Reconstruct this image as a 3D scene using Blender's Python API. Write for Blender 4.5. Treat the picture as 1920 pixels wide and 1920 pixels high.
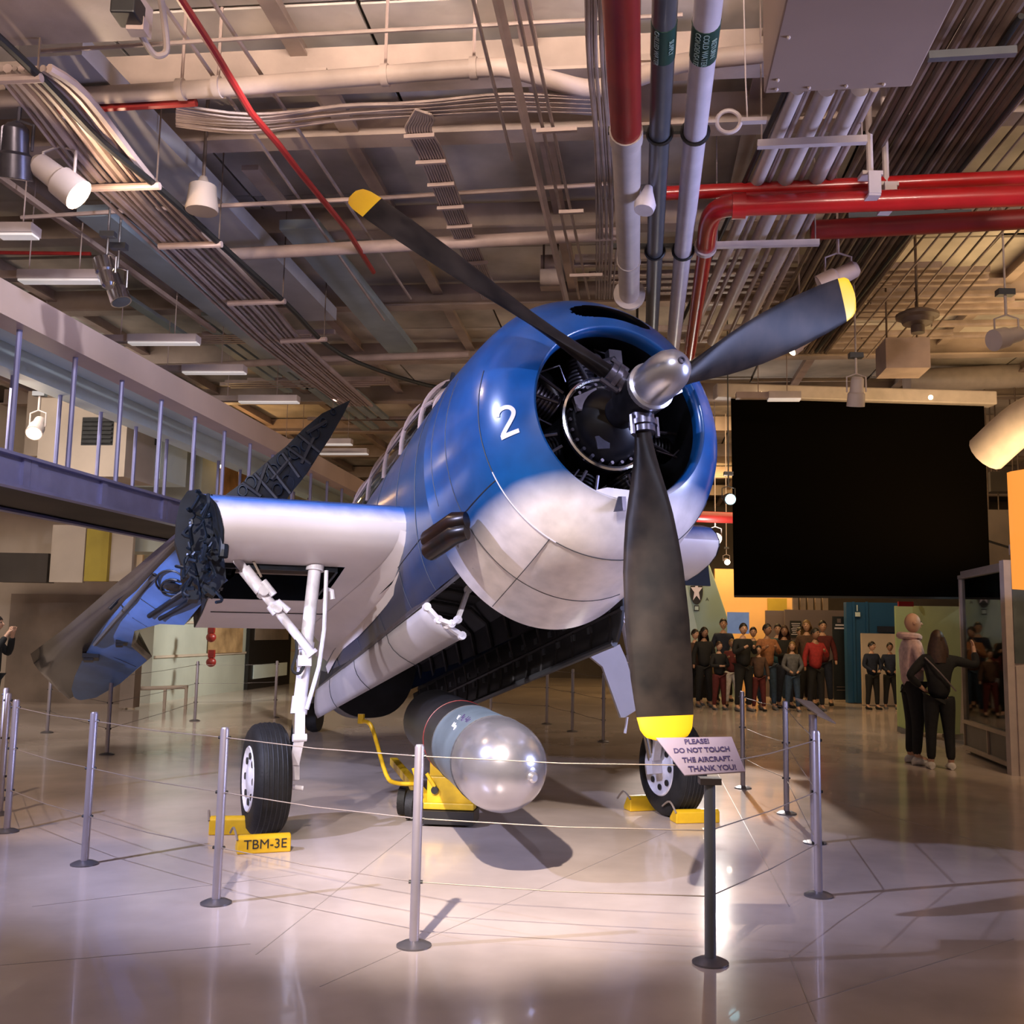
import bpy, bmesh, math, random
from mathutils import Vector, Matrix
import numpy as np
random.seed(7)
PI = math.pi
S = bpy.context.scene
ORD = ['first', 'second', 'third', 'fourth', 'fifth', 'sixth', 'seventh', 'eighth', 'ninth', 'tenth', 'eleventh', 'twelfth', 'thirteenth', 'fourteenth', 'fifteenth']
for o in list(bpy.data.objects): bpy.data.objects.remove(o)
col = S.collection
# ------------------------------------------------------------------ camera
F, CX, CY, PITCH, ROLL, CAMH = 1880.0, 1000.0, 960.0, 0.1188, 0.0163, 1.52
fw = Vector((0, math.cos(PITCH), math.sin(PITCH))); u0 = Vector((0, -math.sin(PITCH), math.cos(PITCH))); r0 = Vector((1, 0, 0))
rt = r0*math.cos(ROLL)+u0*math.sin(ROLL); up = u0*math.cos(ROLL)-r0*math.sin(ROLL)
CAM = Vector((0, 0, CAMH))
cam = bpy.data.cameras.new('camera'); cam.sensor_width = 36; cam.lens = F/1920*36
cam.shift_x = -(CX-960)/1920; cam.clip_end = 300
co = bpy.data.objects.new('camera', cam); col.objects.link(co)
m3 = Matrix((rt, up, -fw)).transposed()
co.matrix_world = Matrix.Translation(CAM) @ m3.to_4x4()
S.camera = co
S.view_settings.view_transform = 'Standard'; S.view_settings.look = 'None'
S.view_settings.exposure = 0.12; S.view_settings.gamma = 1
try: S.view_settings.use_curve_mapping = False
except Exception: pass
w = bpy.data.worlds.new('hall_air'); S.world = w; w.use_nodes = True
w.node_tree.nodes['Background'].inputs[0].default_value = (0.50, 0.36, 0.26, 1)
w.node_tree.nodes['Background'].inputs[1].default_value = 0.62
def ray(x, y): return rt*((x-CX)/F) - up*((y-CY)/F) + fw
def at(x, y, Y):                    # point seen at pixel x,y standing at distance Y down the hall
    d = ray(x, y); return CAM + d*(Y/d.y)
def az(x, y, z):                    # point seen at pixel x,y lying at height z
    d = ray(x, y); return CAM + d*((z-CAMH)/d.z)
def lamp(name, kind, loc, energy, color, target=None, size=0.1, angle=60, blend=0.3, sy=None):
    l = bpy.data.lights.new(name, kind); l.energy = energy; l.color = color
    if kind == 'SPOT': l.spot_size = math.radians(angle); l.spot_blend = blend; l.shadow_soft_size = size
    elif kind == 'AREA':
        l.size = size
        if sy: l.shape = 'RECTANGLE'; l.size_y = sy
    else: l.shadow_soft_size = size
    o = bpy.data.objects.new(name, l); col.objects.link(o); o.location = loc
    if target is not None: o.rotation_euler = (Vector(target)-Vector(loc)).to_track_quat('-Z', 'Y').to_euler()
    return o
WARM = (1, .72, .48); PINK = (1, .84, .75); VIO = (.58, .62, 1.0); WHT = (1, .93, .86)
# key spots on the aircraft and the floor pool (ceiling track heads, apart from lamps marked added or unseen)
lamp('key_spot_a', 'SPOT', (-1.2, 1.0, 5.4), 5600, (1, .86, .76), (-.15, 6.7, 0.0), .06, 30, .9)
lamp('key_spot_b', 'SPOT', (-5.2, 3.8, 5.0), 2400, VIO, (-1.0, 7.6, 1.2), .06, 58, .5)
lamp('key_spot_c', 'SPOT', (.24, 1.5, 5.0), 560, (.66, .72, 1), (0.3, 6.9, 2.6), .04, 40, .5)
lamp('key_spot_g', 'SPOT', (4.4, 2.2, 5.2), 300, (.75, .72, 1), (1.2, 6.0, 3.2), .05, 36, .5)
lamp('key_spot_d', 'SPOT', (2.9, 18.5, 5.0), 5200, (1, .9, .84), (2.0, 10.2, 0.0), .08, 15, .5)
lamp('key_spot_e', 'SPOT', (-4.6, 6.1, 4.9), 500, WARM, (-3.4, 9.4, 0.0), .06, 46, .5)
lamp('wing_fill_spot', 'SPOT', (-3.0, 1.2, 4.0), 1900, (1, .93, .97), (-1.7, 7.2, 1.9), .05, 27, .6)  # added spot that brightens the white wing edge and gear leg
lamp('fold_fill_spot', 'SPOT', (-7.0, 5.5, 2.6), 2300, VIO, (-3.0, 11.0, 1.7), .08, 40, .5)  # added low lamp that brightens the folded wing's blue face
lamp('back_spot_f', 'SPOT', (-3.0, 15.0, 5.0), 2200, (1, .86, .7), (-3.9, 17.5, 0.0), .08, 75, .5)
lamp('wall_fill_spot', 'SPOT', (-3.9, 20.5, 2.65), 420, (1, 1, .92), (-8.2, 22.5, 1.0), .2, 95, .8)  # added lamp below the footbridge deck, brightens the teal wall
lamp('near_floor_lamp', 'AREA', (1.0, 0.5, 5.7), 18, (1, .56, .36), (.8, 4.0, 0), 4.5, sy=3.0)  # unseen warm area lamp over the near floor
sd_l = lamp('side_violet_fill', 'AREA', (6.6, 5.2, 2.6), 125, (.50, .56, 1.0), (1.2, 6.3, 3.2), 1.8, sy=1.4); sd_l.data.spread = math.radians(80)  # added violet fill for right blade and cowl rim; no display stands there
lamp('bridge_fill_spot', 'SPOT', (-1.2, 5.6, 5.0), 650, (.85, .85, 1), (-5.1, 10.5, 3.5), .08, 52, .6)  # added spot that lifts the footbridge fascia, header and wing fold
lamp('right_hall_glow', 'AREA', (6.5, 11.0, 3.9), 190, (1, .68, .33), (6.0, 12.0, 6.0), 2.5, sy=6)  # added upward lamp that warms the right ceiling
lamp('crowd_fill', 'AREA', (5.0, 18.0, 5.4), 230, (1, .66, .32), (5.5, 21.0, 0), 4.0, sy=4)  # added fill over the crowd and the wall behind it
lamp('orange_wall_fill', 'AREA', (5.0, 24.9, 5.3), 300, (1, .62, .25), (5.0, 27.0, 2.5), 3.0, sy=.8)  # added lamp that brightens the orange wall behind the crowd
lamp('couple_fill_spot', 'SPOT', (5.6, 8.6, 5.2), 330, (1, .70, .42), (5.2, 12.6, .8), .15, 46, .6)  # added spot that brightens the couple
ul_ = lamp('ceiling_fill', 'AREA', (0, .6, 4.75), 280, (1, .80, .68), (0, 8.6, 8.2), 7.0, sy=.4); ul_.data.spread = math.radians(70)  # added unseen fill that lights the ceiling only
lamp('footbridge_fill', 'AREA', (-8.0, 13.0, 5.6), 380, (1, .88, .78), (-8.6, 15.5, 2), 3.0, sy=6)  # area lamp added to brighten the rooms and pale strip behind the footbridge
# ------------------------------------------------------------------ materials
MATS = {}
def mat(name, color, rough=.5, metal=0., var=.12, scale=6., bump=0., bscale=40., coat=0., emit=None, es=0., col2=None, alpha=None, coord='Object', stretch=None):
    if name in MATS: return MATS[name]
    m = bpy.data.materials.new(name); m.use_nodes = True; nt = m.node_tree; N = nt.nodes; L = nt.links
    b = N['Principled BSDF']; c = tuple(color)+(1,)
    b.inputs['Roughness'].default_value = rough; b.inputs['Metallic'].default_value = metal
    b.inputs['Coat Weight'].default_value = coat
    tc = N.new('ShaderNodeTexCoord'); vec = tc.outputs[coord]
    if stretch:
        mp = N.new('ShaderNodeMapping'); mp.inputs['Scale'].default_value = stretch; L.new(vec, mp.inputs[0]); vec = mp.outputs[0]
    if var > 0:
        n = N.new('ShaderNodeTexNoise'); n.inputs['Scale'].default_value = scale; n.inputs['Detail'].default_value = 5
        L.new(vec, n.inputs['Vector'])
        r = N.new('ShaderNodeValToRGB'); r.color_ramp.elements[0].position = .3; r.color_ramp.elements[1].position = .7
        d = tuple(col2)+(1,) if col2 else tuple(x*(1-var*1.6) for x in color)+(1,)
        r.color_ramp.elements[0].color = d; r.color_ramp.elements[1].color = tuple(min(1, x*(1+var*.5)) for x in color)+(1,)
        L.new(n.outputs[0], r.inputs[0]); L.new(r.outputs[0], b.inputs['Base Color'])
    else: b.inputs['Base Color'].default_value = c
    if bump > 0:
        n2 = N.new('ShaderNodeTexNoise'); n2.inputs['Scale'].default_value = bscale; L.new(vec, n2.inputs['Vector'])
        bp = N.new('ShaderNodeBump'); bp.inputs['Strength'].default_value = bump; bp.inputs['Distance'].default_value = .02
        L.new(n2.outputs[0], bp.inputs['Height']); L.new(bp.outputs[0], b.inputs['Normal'])
    if emit: b.inputs['Emission Color'].default_value = tuple(emit)+(1,); b.inputs['Emission Strength'].default_value = es
    MATS[name] = m; return m
def M_(k): return MATS[k]
mat('epoxy_floor', (.52, .43, .375), .19, 0, .16, 1.3, .02, 9, coat=.25)
mat('floor_line', (.30, .25, .22), .3, 0, 0)
mat('ceiling_plate', (.62, .56, .50), .7, 0, .36, .9, .2, 8)
mat('pale_metal', (.42, .31, .27), .5, 0, .18, 3, .05)
mat('beam_paint', (.44, .34, .285), .55, 0, .25, 1.6, .06)
mat('duct_grey', (.45, .43, .43), .5, .2, .12, 2)
mat('cool_grey', (.34, .40, .41), .5, .1, .15, 2)
mat('conduit', (.38, .29, .25), .45, .1, .2, 5)
mat('brown_conduit', (.17, .115, .085), .5, .2, .35, 4)
mat('red_paint', (.42, .012, .012), .28, 0, .12, 4, coat=.3)
mat('dark_red', (.25, .015, .012), .4, 0, .15, 4)
mat('black_paint', (.012, .011, .011), .4, 0, .1)
mat('black_cable', (.01, .01, .01), .5, 0, 0)
mat('grey_pipe', (.10, .105, .115), .35, .2, .1)
mat('white_pipe', (.62, .56, .60), .35, 0, .08)
mat('beige_pipe', (.50, .42, .38), .45, 0, .1)
mat('unit_tan', (.30, .21, .165), .55, 0, .08, 1)
mat('label_green', (.004, .045, .03), .5, 0, 0)
mat('label_print', (.28, .42, .38), .5, 0, 0)
mat('screen_black', (.0025, .002, .0015), 1, 0, 0)
MATS_spec = {'wing_dark': .25, 'fold_blue': .35, 'prop_black': .07, 'tyre': .3}
MATS['screen_black'].node_tree.nodes['Principled BSDF'].inputs['Specular IOR Level'].default_value = 0
mat('fixture_white', (.55, .46, .43), .4, 0, .06)
mat('lamp_glow', (1, .9, .8), .5, 0, 0, emit=(1, .83, .62), es=14)
mat('lamp_glow_soft', (1, .9, .8), .5, 0, 0, emit=(1, .75, .45), es=6)
mat('lamp_blue', (.5, .9, 1), .5, 0, 0, emit=(.4, .85, 1), es=5)
mat('tube_glow', (.8, .75, .7), .5, 0, 0, emit=(1, .93, .88), es=.3)
mat('chrome', (.75, .72, .72), .18, 1, .08)
mat('brushed_alu', (.60, .59, .62), .28, .85, .06, 8)
mat('torpedo_silver', (.46, .45, .49), .25, .8, .08, 3)
mat('torpedo_blue', (.19, .25, .31), .38, .45, .22, 3)
mat('torpedo_black', (.02, .019, .021), .35, 0, .2)
mat('prop_black', (.006, .005, .005), .38, 0, .35, 5, col2=(.03, .022, .017))
mat('prop_yellow', (.90, .50, .005), .4, 0, .04)
mat('tyre', (.014, .013, .013), .65, 0, .3, 9, .15, 60)
mat('white_gear', (.72, .68, .70), .4, 0, .16, 9, .08)
mat('white_paint', (.70, .63, .61), .36, 0, .10, 1.2, .02, 5, coat=.1)
mat('door_white', (.46, .42, .42), .42, 0, .14, 1.5, .04, 6)
mat('bay_dark', (.018, .017, .018), .6, 0, .4, 5)
mat('bay_rib', (.035, .032, .033), .5, .2, .3, 8)
mat('engine_black', (.010, .009, .011), .35, .3, .3, 12)
mat('engine_grey', (.13, .12, .15), .32, .7, .2, 12)
mat('wing_dark', (.006, .009, .015), .45, 0, .5, 5, col2=(.0015, .002, .003))
mat('fold_blue', (.007, .014, .028), .4, .2, .4, 8)
mat('wing_blue', (.09, .19, .46), .42, 0, .22, 2.5, .03)
mat('wing_top', (.028, .022, .024), .22, 0, .25, 3, coat=.2)
mat('seam', (.03, .03, .035), .6, 0, 0)
mat('seam_light', (.5, .48, .55), .4, 0, 0)
mat('exhaust', (.006, .005, .005), .3, .5, .6, 9, col2=(.02, .006, .003))
mat('cart_yellow', (.60, .36, .01), .4, 0, .2, 8)
mat('chock_yellow', (.72, .42, .008), .45, 0, .12, 8)
mat('post_grey', (.36, .32, .36), .36, .55, .08, 5)
mat('post_base', (.16, .15, .16), .4, .7, .1)
mat('cable_tan', (.27, .21, .16), .5, .2, .1)
mat('sign_face', (.42, .34, .41), .5, 0, .03)
mat('ink_purple', (.06, .04, .12), .6, 0, 0)
mat('ink_black', (.01, .01, .01), .6, 0, 0)
mat('white_print', (.72, .66, .74), .5, 0, 0)
mat('wall_cream', (.56, .46, .37), .7, 0, .18, .8, .06, 6)
mat('wall_teal', (.50, .52, .45), .6, 0, .15, .8, .05, 6)
mat('wall_brown', (.26, .20, .16), .7, 0, .25, 1.2, .06)
mat('wall_dark', (.07, .055, .045), .8, 0, .3, .7)
mat('yellow_wall', (.42, .31, .035), .6, 0, .12, 2)
mat('violet_steel', (.25, .25, .46), .4, .25, .12, 3)
mat('balcony_beam', (.66, .50, .43), .5, 0, .08, 1)
mat('pale_teal', (.70, .82, .82), .5, 0, .08, 1)  # paleness raised so the strip over the footbridge looks lit
mat('amber_lit_board', (.50, .28, .12), .7, 0, .35, 2)
mat('dark_grille', (.03, .03, .03), .6, .2, .3, 8)
mat('wood_board', (.50, .32, .16), .6, 0, .3, 3, col2=(.25, .15, .07))
mat('blue_partition', (.015, .09, .22), .45, 0, .12, 1)
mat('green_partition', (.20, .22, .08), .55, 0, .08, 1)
mat('green_partition_lit', (.32, .38, .15), .55, 0, .05, 1)  # paler copy of the green: light on the end face put into the colour
mat('grey_partition', (.16, .125, .13), .6, 0, .1, 1)
mat('orange_wall', (.75, .46, .20), .7, 0, .12, 1)
mat('banner_black', (.012, .016, .022), .5, 0, .05)
mat('fin_green', (.27, .38, .34), .4, 0, .06, 1)
mat('fin_light', (.42, .55, .52), .4, 0, .06, 1)
mat('case_steel', (.40, .33, .27), .35, .4, .08)
mat('case_base', (.13, .12, .11), .4, .2, .08)
mat('case_inside', (.10, .12, .12), .5, 0, .5, 2)
mat('orange_screen', (.1, .05, .02), .5, 0, 0, emit=(1, .33, .05), es=.95)
mat('poster_blue', (.1, .15, .25), .5, 0, .6, 2, col2=(.01, .02, .05), emit=(.25, .35, .6), es=.35)
mat('skin', (.52, .30, .20), .5, 0, .06); mat('skin_dark', (.30, .16, .10), .5, 0, .06)
mat('hair_dark', (.012, .008, .006), .5, 0, .2, 30); mat('hair_brown', (.05, .022, .012), .5, 0, .3, 30)
mat('hair_fair', (.22, .13, .05), .5, 0, .2, 30)
for n, c in dict(black=(.008, .008, .009), navy=(.012, .018, .04), red=(.32, .02, .02), maroon=(.10, .012, .012), pink=(.62, .42, .40),
                 tan=(.28, .17, .08), denim=(.03, .06, .11), grey=(.10, .10, .11), white=(.62, .58, .55), olive=(.06, .06, .035), teal=(.03, .09, .11),
                 plaid=(.30, .12, .05), brown=(.08, .04, .025)).items(): mat('cloth_'+n, c, .85, 0, .2, 20)
for n_, v_ in MATS_spec.items(): MATS[n_].node_tree.nodes['Principled BSDF'].inputs['Specular IOR Level'].default_value = v_
gl = bpy.data.materials.new('case_glass'); gl.use_nodes = True
nt = gl.node_tree; nt.nodes.clear(); o_ = nt.nodes.new('ShaderNodeOutputMaterial'); mx = nt.nodes.new('ShaderNodeMixShader')
tr = nt.nodes.new('ShaderNodeBsdfTransparent'); gs = nt.nodes.new('ShaderNodeBsdfGlossy'); gs.inputs['Roughness'].default_value = .03
fr_ = nt.nodes.new('ShaderNodeFresnel'); fr_.inputs[0].default_value = 1.5; tr.inputs[0].default_value = (.82, .9, .88, 1)
nt.links.new(fr_.outputs[0], mx.inputs[0]); nt.links.new(tr.outputs[0], mx.inputs[1]); nt.links.new(gs.outputs[0], mx.inputs[2]); nt.links.new(mx.outputs[0], o_.inputs[0])
MATS['case_glass'] = gl
# three-tone scheme and other height tones: colour is fixed to the airframe (object coordinates, x forward, z up)
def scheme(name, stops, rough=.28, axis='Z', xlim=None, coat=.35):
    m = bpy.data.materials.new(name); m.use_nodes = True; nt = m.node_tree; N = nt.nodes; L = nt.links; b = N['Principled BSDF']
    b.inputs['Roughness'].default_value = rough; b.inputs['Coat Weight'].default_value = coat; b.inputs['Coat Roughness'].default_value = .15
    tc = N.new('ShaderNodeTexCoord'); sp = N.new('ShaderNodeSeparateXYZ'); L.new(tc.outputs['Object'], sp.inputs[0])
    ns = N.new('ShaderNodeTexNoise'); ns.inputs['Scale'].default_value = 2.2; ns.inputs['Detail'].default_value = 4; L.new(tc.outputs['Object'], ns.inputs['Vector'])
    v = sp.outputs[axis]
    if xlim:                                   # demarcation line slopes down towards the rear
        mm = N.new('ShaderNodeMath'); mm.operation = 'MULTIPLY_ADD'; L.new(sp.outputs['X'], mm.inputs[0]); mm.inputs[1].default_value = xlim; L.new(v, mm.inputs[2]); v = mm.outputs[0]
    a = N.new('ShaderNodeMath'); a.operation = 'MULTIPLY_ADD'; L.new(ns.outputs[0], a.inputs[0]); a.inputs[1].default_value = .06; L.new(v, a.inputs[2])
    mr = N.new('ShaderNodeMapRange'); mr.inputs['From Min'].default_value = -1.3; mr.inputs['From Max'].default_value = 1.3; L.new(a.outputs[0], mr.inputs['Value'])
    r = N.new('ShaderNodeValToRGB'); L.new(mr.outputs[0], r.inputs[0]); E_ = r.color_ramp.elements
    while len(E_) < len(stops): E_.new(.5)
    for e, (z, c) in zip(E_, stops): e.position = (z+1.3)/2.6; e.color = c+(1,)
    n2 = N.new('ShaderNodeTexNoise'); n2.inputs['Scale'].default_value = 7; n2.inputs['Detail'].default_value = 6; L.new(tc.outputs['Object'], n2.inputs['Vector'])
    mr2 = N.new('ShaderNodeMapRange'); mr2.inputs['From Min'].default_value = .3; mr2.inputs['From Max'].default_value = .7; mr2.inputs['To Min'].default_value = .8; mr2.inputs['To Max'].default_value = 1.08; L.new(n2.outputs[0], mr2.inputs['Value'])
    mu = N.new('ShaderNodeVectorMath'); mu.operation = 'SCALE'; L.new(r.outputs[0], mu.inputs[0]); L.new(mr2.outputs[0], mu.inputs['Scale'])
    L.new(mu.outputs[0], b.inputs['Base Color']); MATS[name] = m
WH = (.72, .65, .62); BL = (.003, .055, .185); DB = (.02, .06, .15)
scheme('cowl_scheme', [(-.50, WH), (-.34, BL), (.35, (.004, .075, .26)), (.95, (.006, .055, .18))], xlim=-.15)  # white and blue paint; the brighter blue band carries light on the lip
scheme('fuselage_gradient', [(-1.2, (.004, .012, .03)), (-.6, (.004, .02, .07)), (-.1, (.003, .04, .13)), (.75, (.03, .08, .19)), (1.2, (.07, .10, .16))])  # blue darkens towards the belly and pales towards the top
scheme('wing_scheme', [(-.2, WH), (-.05, (.60, .56, .62)), (.06, (.06, .16, .50)), (.14, (.02, .07, .25))], rough=.25)
# ------------------------------------------------------------------ mesh helpers
WM = {}
def link(o, parent=None, wm=Matrix()):
    col.objects.link(o); WM[o] = wm.copy()
    if parent is not None:
        o.parent = parent; o.matrix_basis = WM[parent].inverted() @ wm
    else: o.matrix_basis = wm
def tag(o, label=None, cat=None, group=None, kind=None):
    if label: o['label'] = label
    if cat: o['category'] = cat
    if group: o['group'] = group
    if kind: o['kind'] = kind
    return o
def empty(name, loc, label, cat, group=None, rz=0):
    o = bpy.data.objects.new(name, None); o.empty_display_size = .1
    link(o, None, Matrix.Translation(Vector(loc)) @ Matrix.Rotation(rz, 4, 'Z')); return tag(o, label, cat, group)
def basis(d):
    d = Vector(d).normalized(); a = Vector((0, 0, 1)) if abs(d.z) < .9 else Vector((1, 0, 0))
    x = d.cross(a).normalized(); return x, x.cross(d).normalized() if False else d.cross(x).normalized()
class MB:
    def __init__(s): s.v = []; s.f = []
    def add(s, vs, fs):
        k = len(s.v); s.v += [Vector(p) for p in vs]; s.f += [tuple(i+k for i in f) for f in fs]; return s
    def box(s, c, size, rot=None, ax=None):
        c = Vector(c); h = Vector(size)/2
        vs = [Vector((x*h.x, y*h.y, z*h.z)) for x in (-1, 1) for y in (-1, 1) for z in (-1, 1)]
        if ax: vs = [ax[0]*p.x+ax[1]*p.y+ax[2]*p.z for p in vs]
        elif rot: R = Matrix.Rotation(rot, 3, 'Z'); vs = [R @ p for p in vs]
        return s.add([c+p for p in vs], [(0, 1, 3, 2), (4, 6, 7, 5), (0, 4, 5, 1), (2, 3, 7, 6), (0, 2, 6, 4), (1, 5, 7, 3)])
    def bar(s, a, b, w, h, upv=(0, 0, 1)):
        a, b = Vector(a), Vector(b); d = (b-a).normalized(); x = d.cross(Vector(upv)).normalized(); z = x.cross(d)
        vs = [p+x*i*w/2+z*j*h/2 for p in (a, b) for i, j in ((-1, -1), (1, -1), (1, 1), (-1, 1))]
        return s.add(vs, [(0, 3, 2, 1), (4, 5, 6, 7), (0, 1, 5, 4), (1, 2, 6, 5), (2, 3, 7, 6), (3, 0, 4, 7)])
    def tube(s, pts, r, n=10, cap=True, closed=False):
        pts = [Vector(p) for p in pts]; m = len(pts); rr = r if isinstance(r, (list, tuple)) else [r]*m
        k = len(s.v); px = None
        for i, p in enumerate(pts):
            if closed: d = pts[(i+1) % m]-pts[i-1]
            else: d = pts[min(i+1, m-1)]-pts[max(i-1, 0)]
            d.normalize()
            if px is None: px, py = basis(d)
            else: px = (px-d*px.dot(d)).normalized(); py = d.cross(px)
            for j in range(n):
                a = 2*PI*j/n; s.v.append(p+(px*math.cos(a)+py*math.sin(a))*rr[i])
        for i in range(m if closed else m-1):
            i2 = (i+1) % m
            for j in range(n): s.f.append((k+i*n+j, k+i*n+(j+1) % n, k+i2*n+(j+1) % n, k+i2*n+j))
        if cap and not closed: s.f.append(tuple(k+j for j in range(n))[::-1]); s.f.append(tuple(k+(m-1)*n+j for j in range(n)))
        return s
    def lathe(s, prof, c=(0, 0, 0), d=(0, 0, 1), n=24):          # prof: (distance along axis, radius)
        d = Vector(d).normalized(); x, y = basis(d); c = Vector(c); k = len(s.v); m = len(prof)
        for t, r in prof:
            for j in range(n):
                a = 2*PI*j/n; s.v.append(c+d*t+(x*math.cos(a)+y*math.sin(a))*max(r, 1e-4))
        for i in range(m-1):
            for j in range(n): s.f.append((k+i*n+j, k+i*n+(j+1) % n, k+(i+1)*n+(j+1) % n, k+(i+1)*n+j))
        s.f.append(tuple(k+j for j in range(n))[::-1]); s.f.append(tuple(k+(m-1)*n+j for j in range(n))); return s
    def grid(s, rows, closed=False, skip=None):
        k = len(s.v); n = len(rows[0])
        for r in rows: s.v += [Vector(p) for p in r]
        for i in range(len(rows)-1):
            for j in range(n if closed else n-1):
                if skip and skip(i, j): continue
                j2 = (j+1) % n; s.f.append((k+i*n+j, k+i*n+j2, k+(i+1)*n+j2, k+(i+1)*n+j))
        return s
    def prism(s, poly, off):                                     # poly of 3-D points, extruded by vector off
        k = len(poly); off = Vector(off); a = [Vector(p) for p in poly]
        return s.add(a+[p+off for p in a], [tuple(range(k))[::-1], tuple(range(k, 2*k))]+[(i, (i+1) % k, k+(i+1) % k, k+i) for i in range(k)])
    def sphere(s, c, r, n=12, sc=(1, 1, 1)):
        c = Vector(c); rows = []
        for i in range(n//2+1):
            a = -PI/2+PI*i/(n//2); q = max(math.cos(a), 1e-3)
            rows.append([c+Vector((r*q*math.cos(2*PI*j/n)*sc[0], r*q*math.sin(2*PI*j/n)*sc[1], r*math.sin(a)*sc[2])) for j in range(n)])
        return s.grid(rows, closed=True)
    def build(s, name, m, parent=None, wm=None, smooth=None, label=None, kind=None, bevel=0, fix=True):
        """mesh in world coordinates, or in the frame wm"""
        if wm is None:
            if parent is not None:
                W = WM[parent]; inv = W.inverted(); vs = [inv @ v for v in s.v]
            else:
                xs = [v.x for v in s.v]; ys = [v.y for v in s.v]; zs = [v.z for v in s.v]
                c = Vector(((min(xs)+max(xs))/2, (min(ys)+max(ys))/2, min(zs))); W = Matrix.Translation(c); vs = [v-c for v in s.v]
        else: W = wm; vs = s.v
        me = bpy.data.meshes.new(name); me.from_pydata([tuple(v) for v in vs], [], s.f)
        if fix:
            b = bmesh.new(); b.from_mesh(me); bmesh.ops.recalc_face_normals(b, faces=b.faces); b.to_mesh(me); b.free()
        me.materials.append(MATS[m] if isinstance(m, str) else m)
        if smooth: 
            me.polygons.foreach_set('use_smooth', [True]*len(me.polygons))
            if smooth != 1: 
                try: me.set_sharp_from_angle(angle=math.radians(smooth))
                except Exception: pass
        o = bpy.data.objects.new(name, me); link(o, parent, W)
        if bevel:
            bv = o.modifiers.new('bevel', 'BEVEL'); bv.width = bevel; bv.segments = 2; bv.limit_method = 'ANGLE'
        if label: o['label'] = label
        if kind: o['kind'] = kind
        return o
def one(mb, name, m, label, cat, group=None, **k): return tag(mb.build(name, m, **k), label, cat, group)
def copy_tree(o, loc=None, parent=None, rz=None, label=None):
    c = o.copy(); col.objects.link(c); c.parent = parent
    if parent is None:
        W = WM[o].copy()
        if rz is not None: W = Matrix.Translation(W.translation) @ Matrix.Rotation(rz, 4, 'Z')
        if loc is not None: W.translation = Vector(loc)
        c.matrix_basis = W; WM[c] = W
    for ch in [x for x in list(WM) if x.parent == o and x.name in bpy.data.objects]:
        d = ch.copy(); col.objects.link(d); d.parent = c; d.matrix_basis = ch.matrix_basis; WM[d] = WM[c] @ ch.matrix_basis
        for g in [x for x in list(WM) if x.parent == ch]:
            e = g.copy(); col.objects.link(e); e.parent = d; e.matrix_basis = g.matrix_basis; WM[e] = WM[d] @ g.matrix_basis
    if label: c['label'] = label
    return c
def text(body, name, m, parent, origin, xd, yd, size, depth=.002, align='CENTER', wm=None, project=None, bold=0, tall=1.0):
    cu = bpy.data.curves.new(name, 'FONT'); cu.body = body; cu.size = size; cu.extrude = depth; cu.align_x = align; cu.align_y = 'CENTER'; cu.offset = bold
    t = bpy.data.objects.new('tmp', cu); col.objects.link(t); dg = bpy.context.evaluated_depsgraph_get(); dg.update()
    me = bpy.data.meshes.new_from_object(t.evaluated_get(dg)); bpy.data.objects.remove(t)
    xd = Vector(xd).normalized(); yd = Vector(yd); yd = (yd-xd*yd.dot(xd)).normalized(); n = xd.cross(yd); k = MB()
    vs = [Vector(origin)+xd*v.co.x+yd*(v.co.y*tall)+n*v.co.z for v in me.vertices]
    k.v = [project(v) for v in vs] if project else vs; k.f = [tuple(p.vertices) for p in me.polygons]
    return k.build(name, m, parent, wm=wm, fix=False)
# ------------------------------------------------------------------ hall frame: a runs down the hall, b to the right
A = Vector((.103, .9947, 0)); B = Vector((.9947, -.103, 0)); UP = Vector((0, 0, 1))
def H(a, b, z=0): return A*a+B*b+UP*z
# ------------------------------------------------------------------ setting
fl = MB().box((-2, 20, -.1), (44, 56, .2)).build('floor', 'epoxy_floor', kind='structure')
for p, q in (((480, 1790), (770, 1560)), ((1480, 1790), (1530, 1915)), ((1340, 1440), (1480, 1700)), ((60, 1700), (560, 1640)), ((1560, 1500), (1915, 1600)), ((600, 1850), (1250, 1560)), ((0, 1810), (470, 1770)), ((1400, 1915), (1900, 1760))):
    a, b = az(*p, 0), az(*q, 0); a.z = b.z = .0008; MB().bar(a, b, .006, .001).build('floor_seam', 'floor_line', fl)
ce = MB().box(H(20, 0, 6.06), (30, 46, .06), rot=-.103).build('ceiling', 'wall_dark', kind='structure')
me0 = None
for i in range(15):
    for j in range(12):
        a = 4.2+i*1.55; b = -11+j*2.0
        if me0 is None:
            p0 = MB().box((0, 0, 0), (1.965, 1.52, .03)); me0 = p0.build('ceiling_panel', 'ceiling_plate', ce, wm=Matrix.Translation(H(a, b, 6.0)) @ Matrix.Rotation(-.103, 4, 'Z')); continue
        o = me0.copy(); W = Matrix.Translation(H(a, b, 6.0+random.uniform(-.018, .012))) @ Matrix.Rotation(-.103, 4, 'Z') @ Matrix.Rotation(random.uniform(-.012, .012), 4, 'X')
        link(o, ce, W)
def beam(name, p, q, wd, ht, m, label, cat, group=None, flange=True):
    k = MB()
    if flange: k.bar(p, q, .018, ht); k.bar(Vector(p)-UP*ht/2, Vector(q)-UP*ht/2, wd, .025)
    else: k.bar(p, q, wd, ht)
    return one(k, name, m, label, cat, group)
GA = [6.9, 7.75, 9.9, 12.3, 14.9, 17.6, 20.4, 23.4, 26.6, 30.0, 34]
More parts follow.
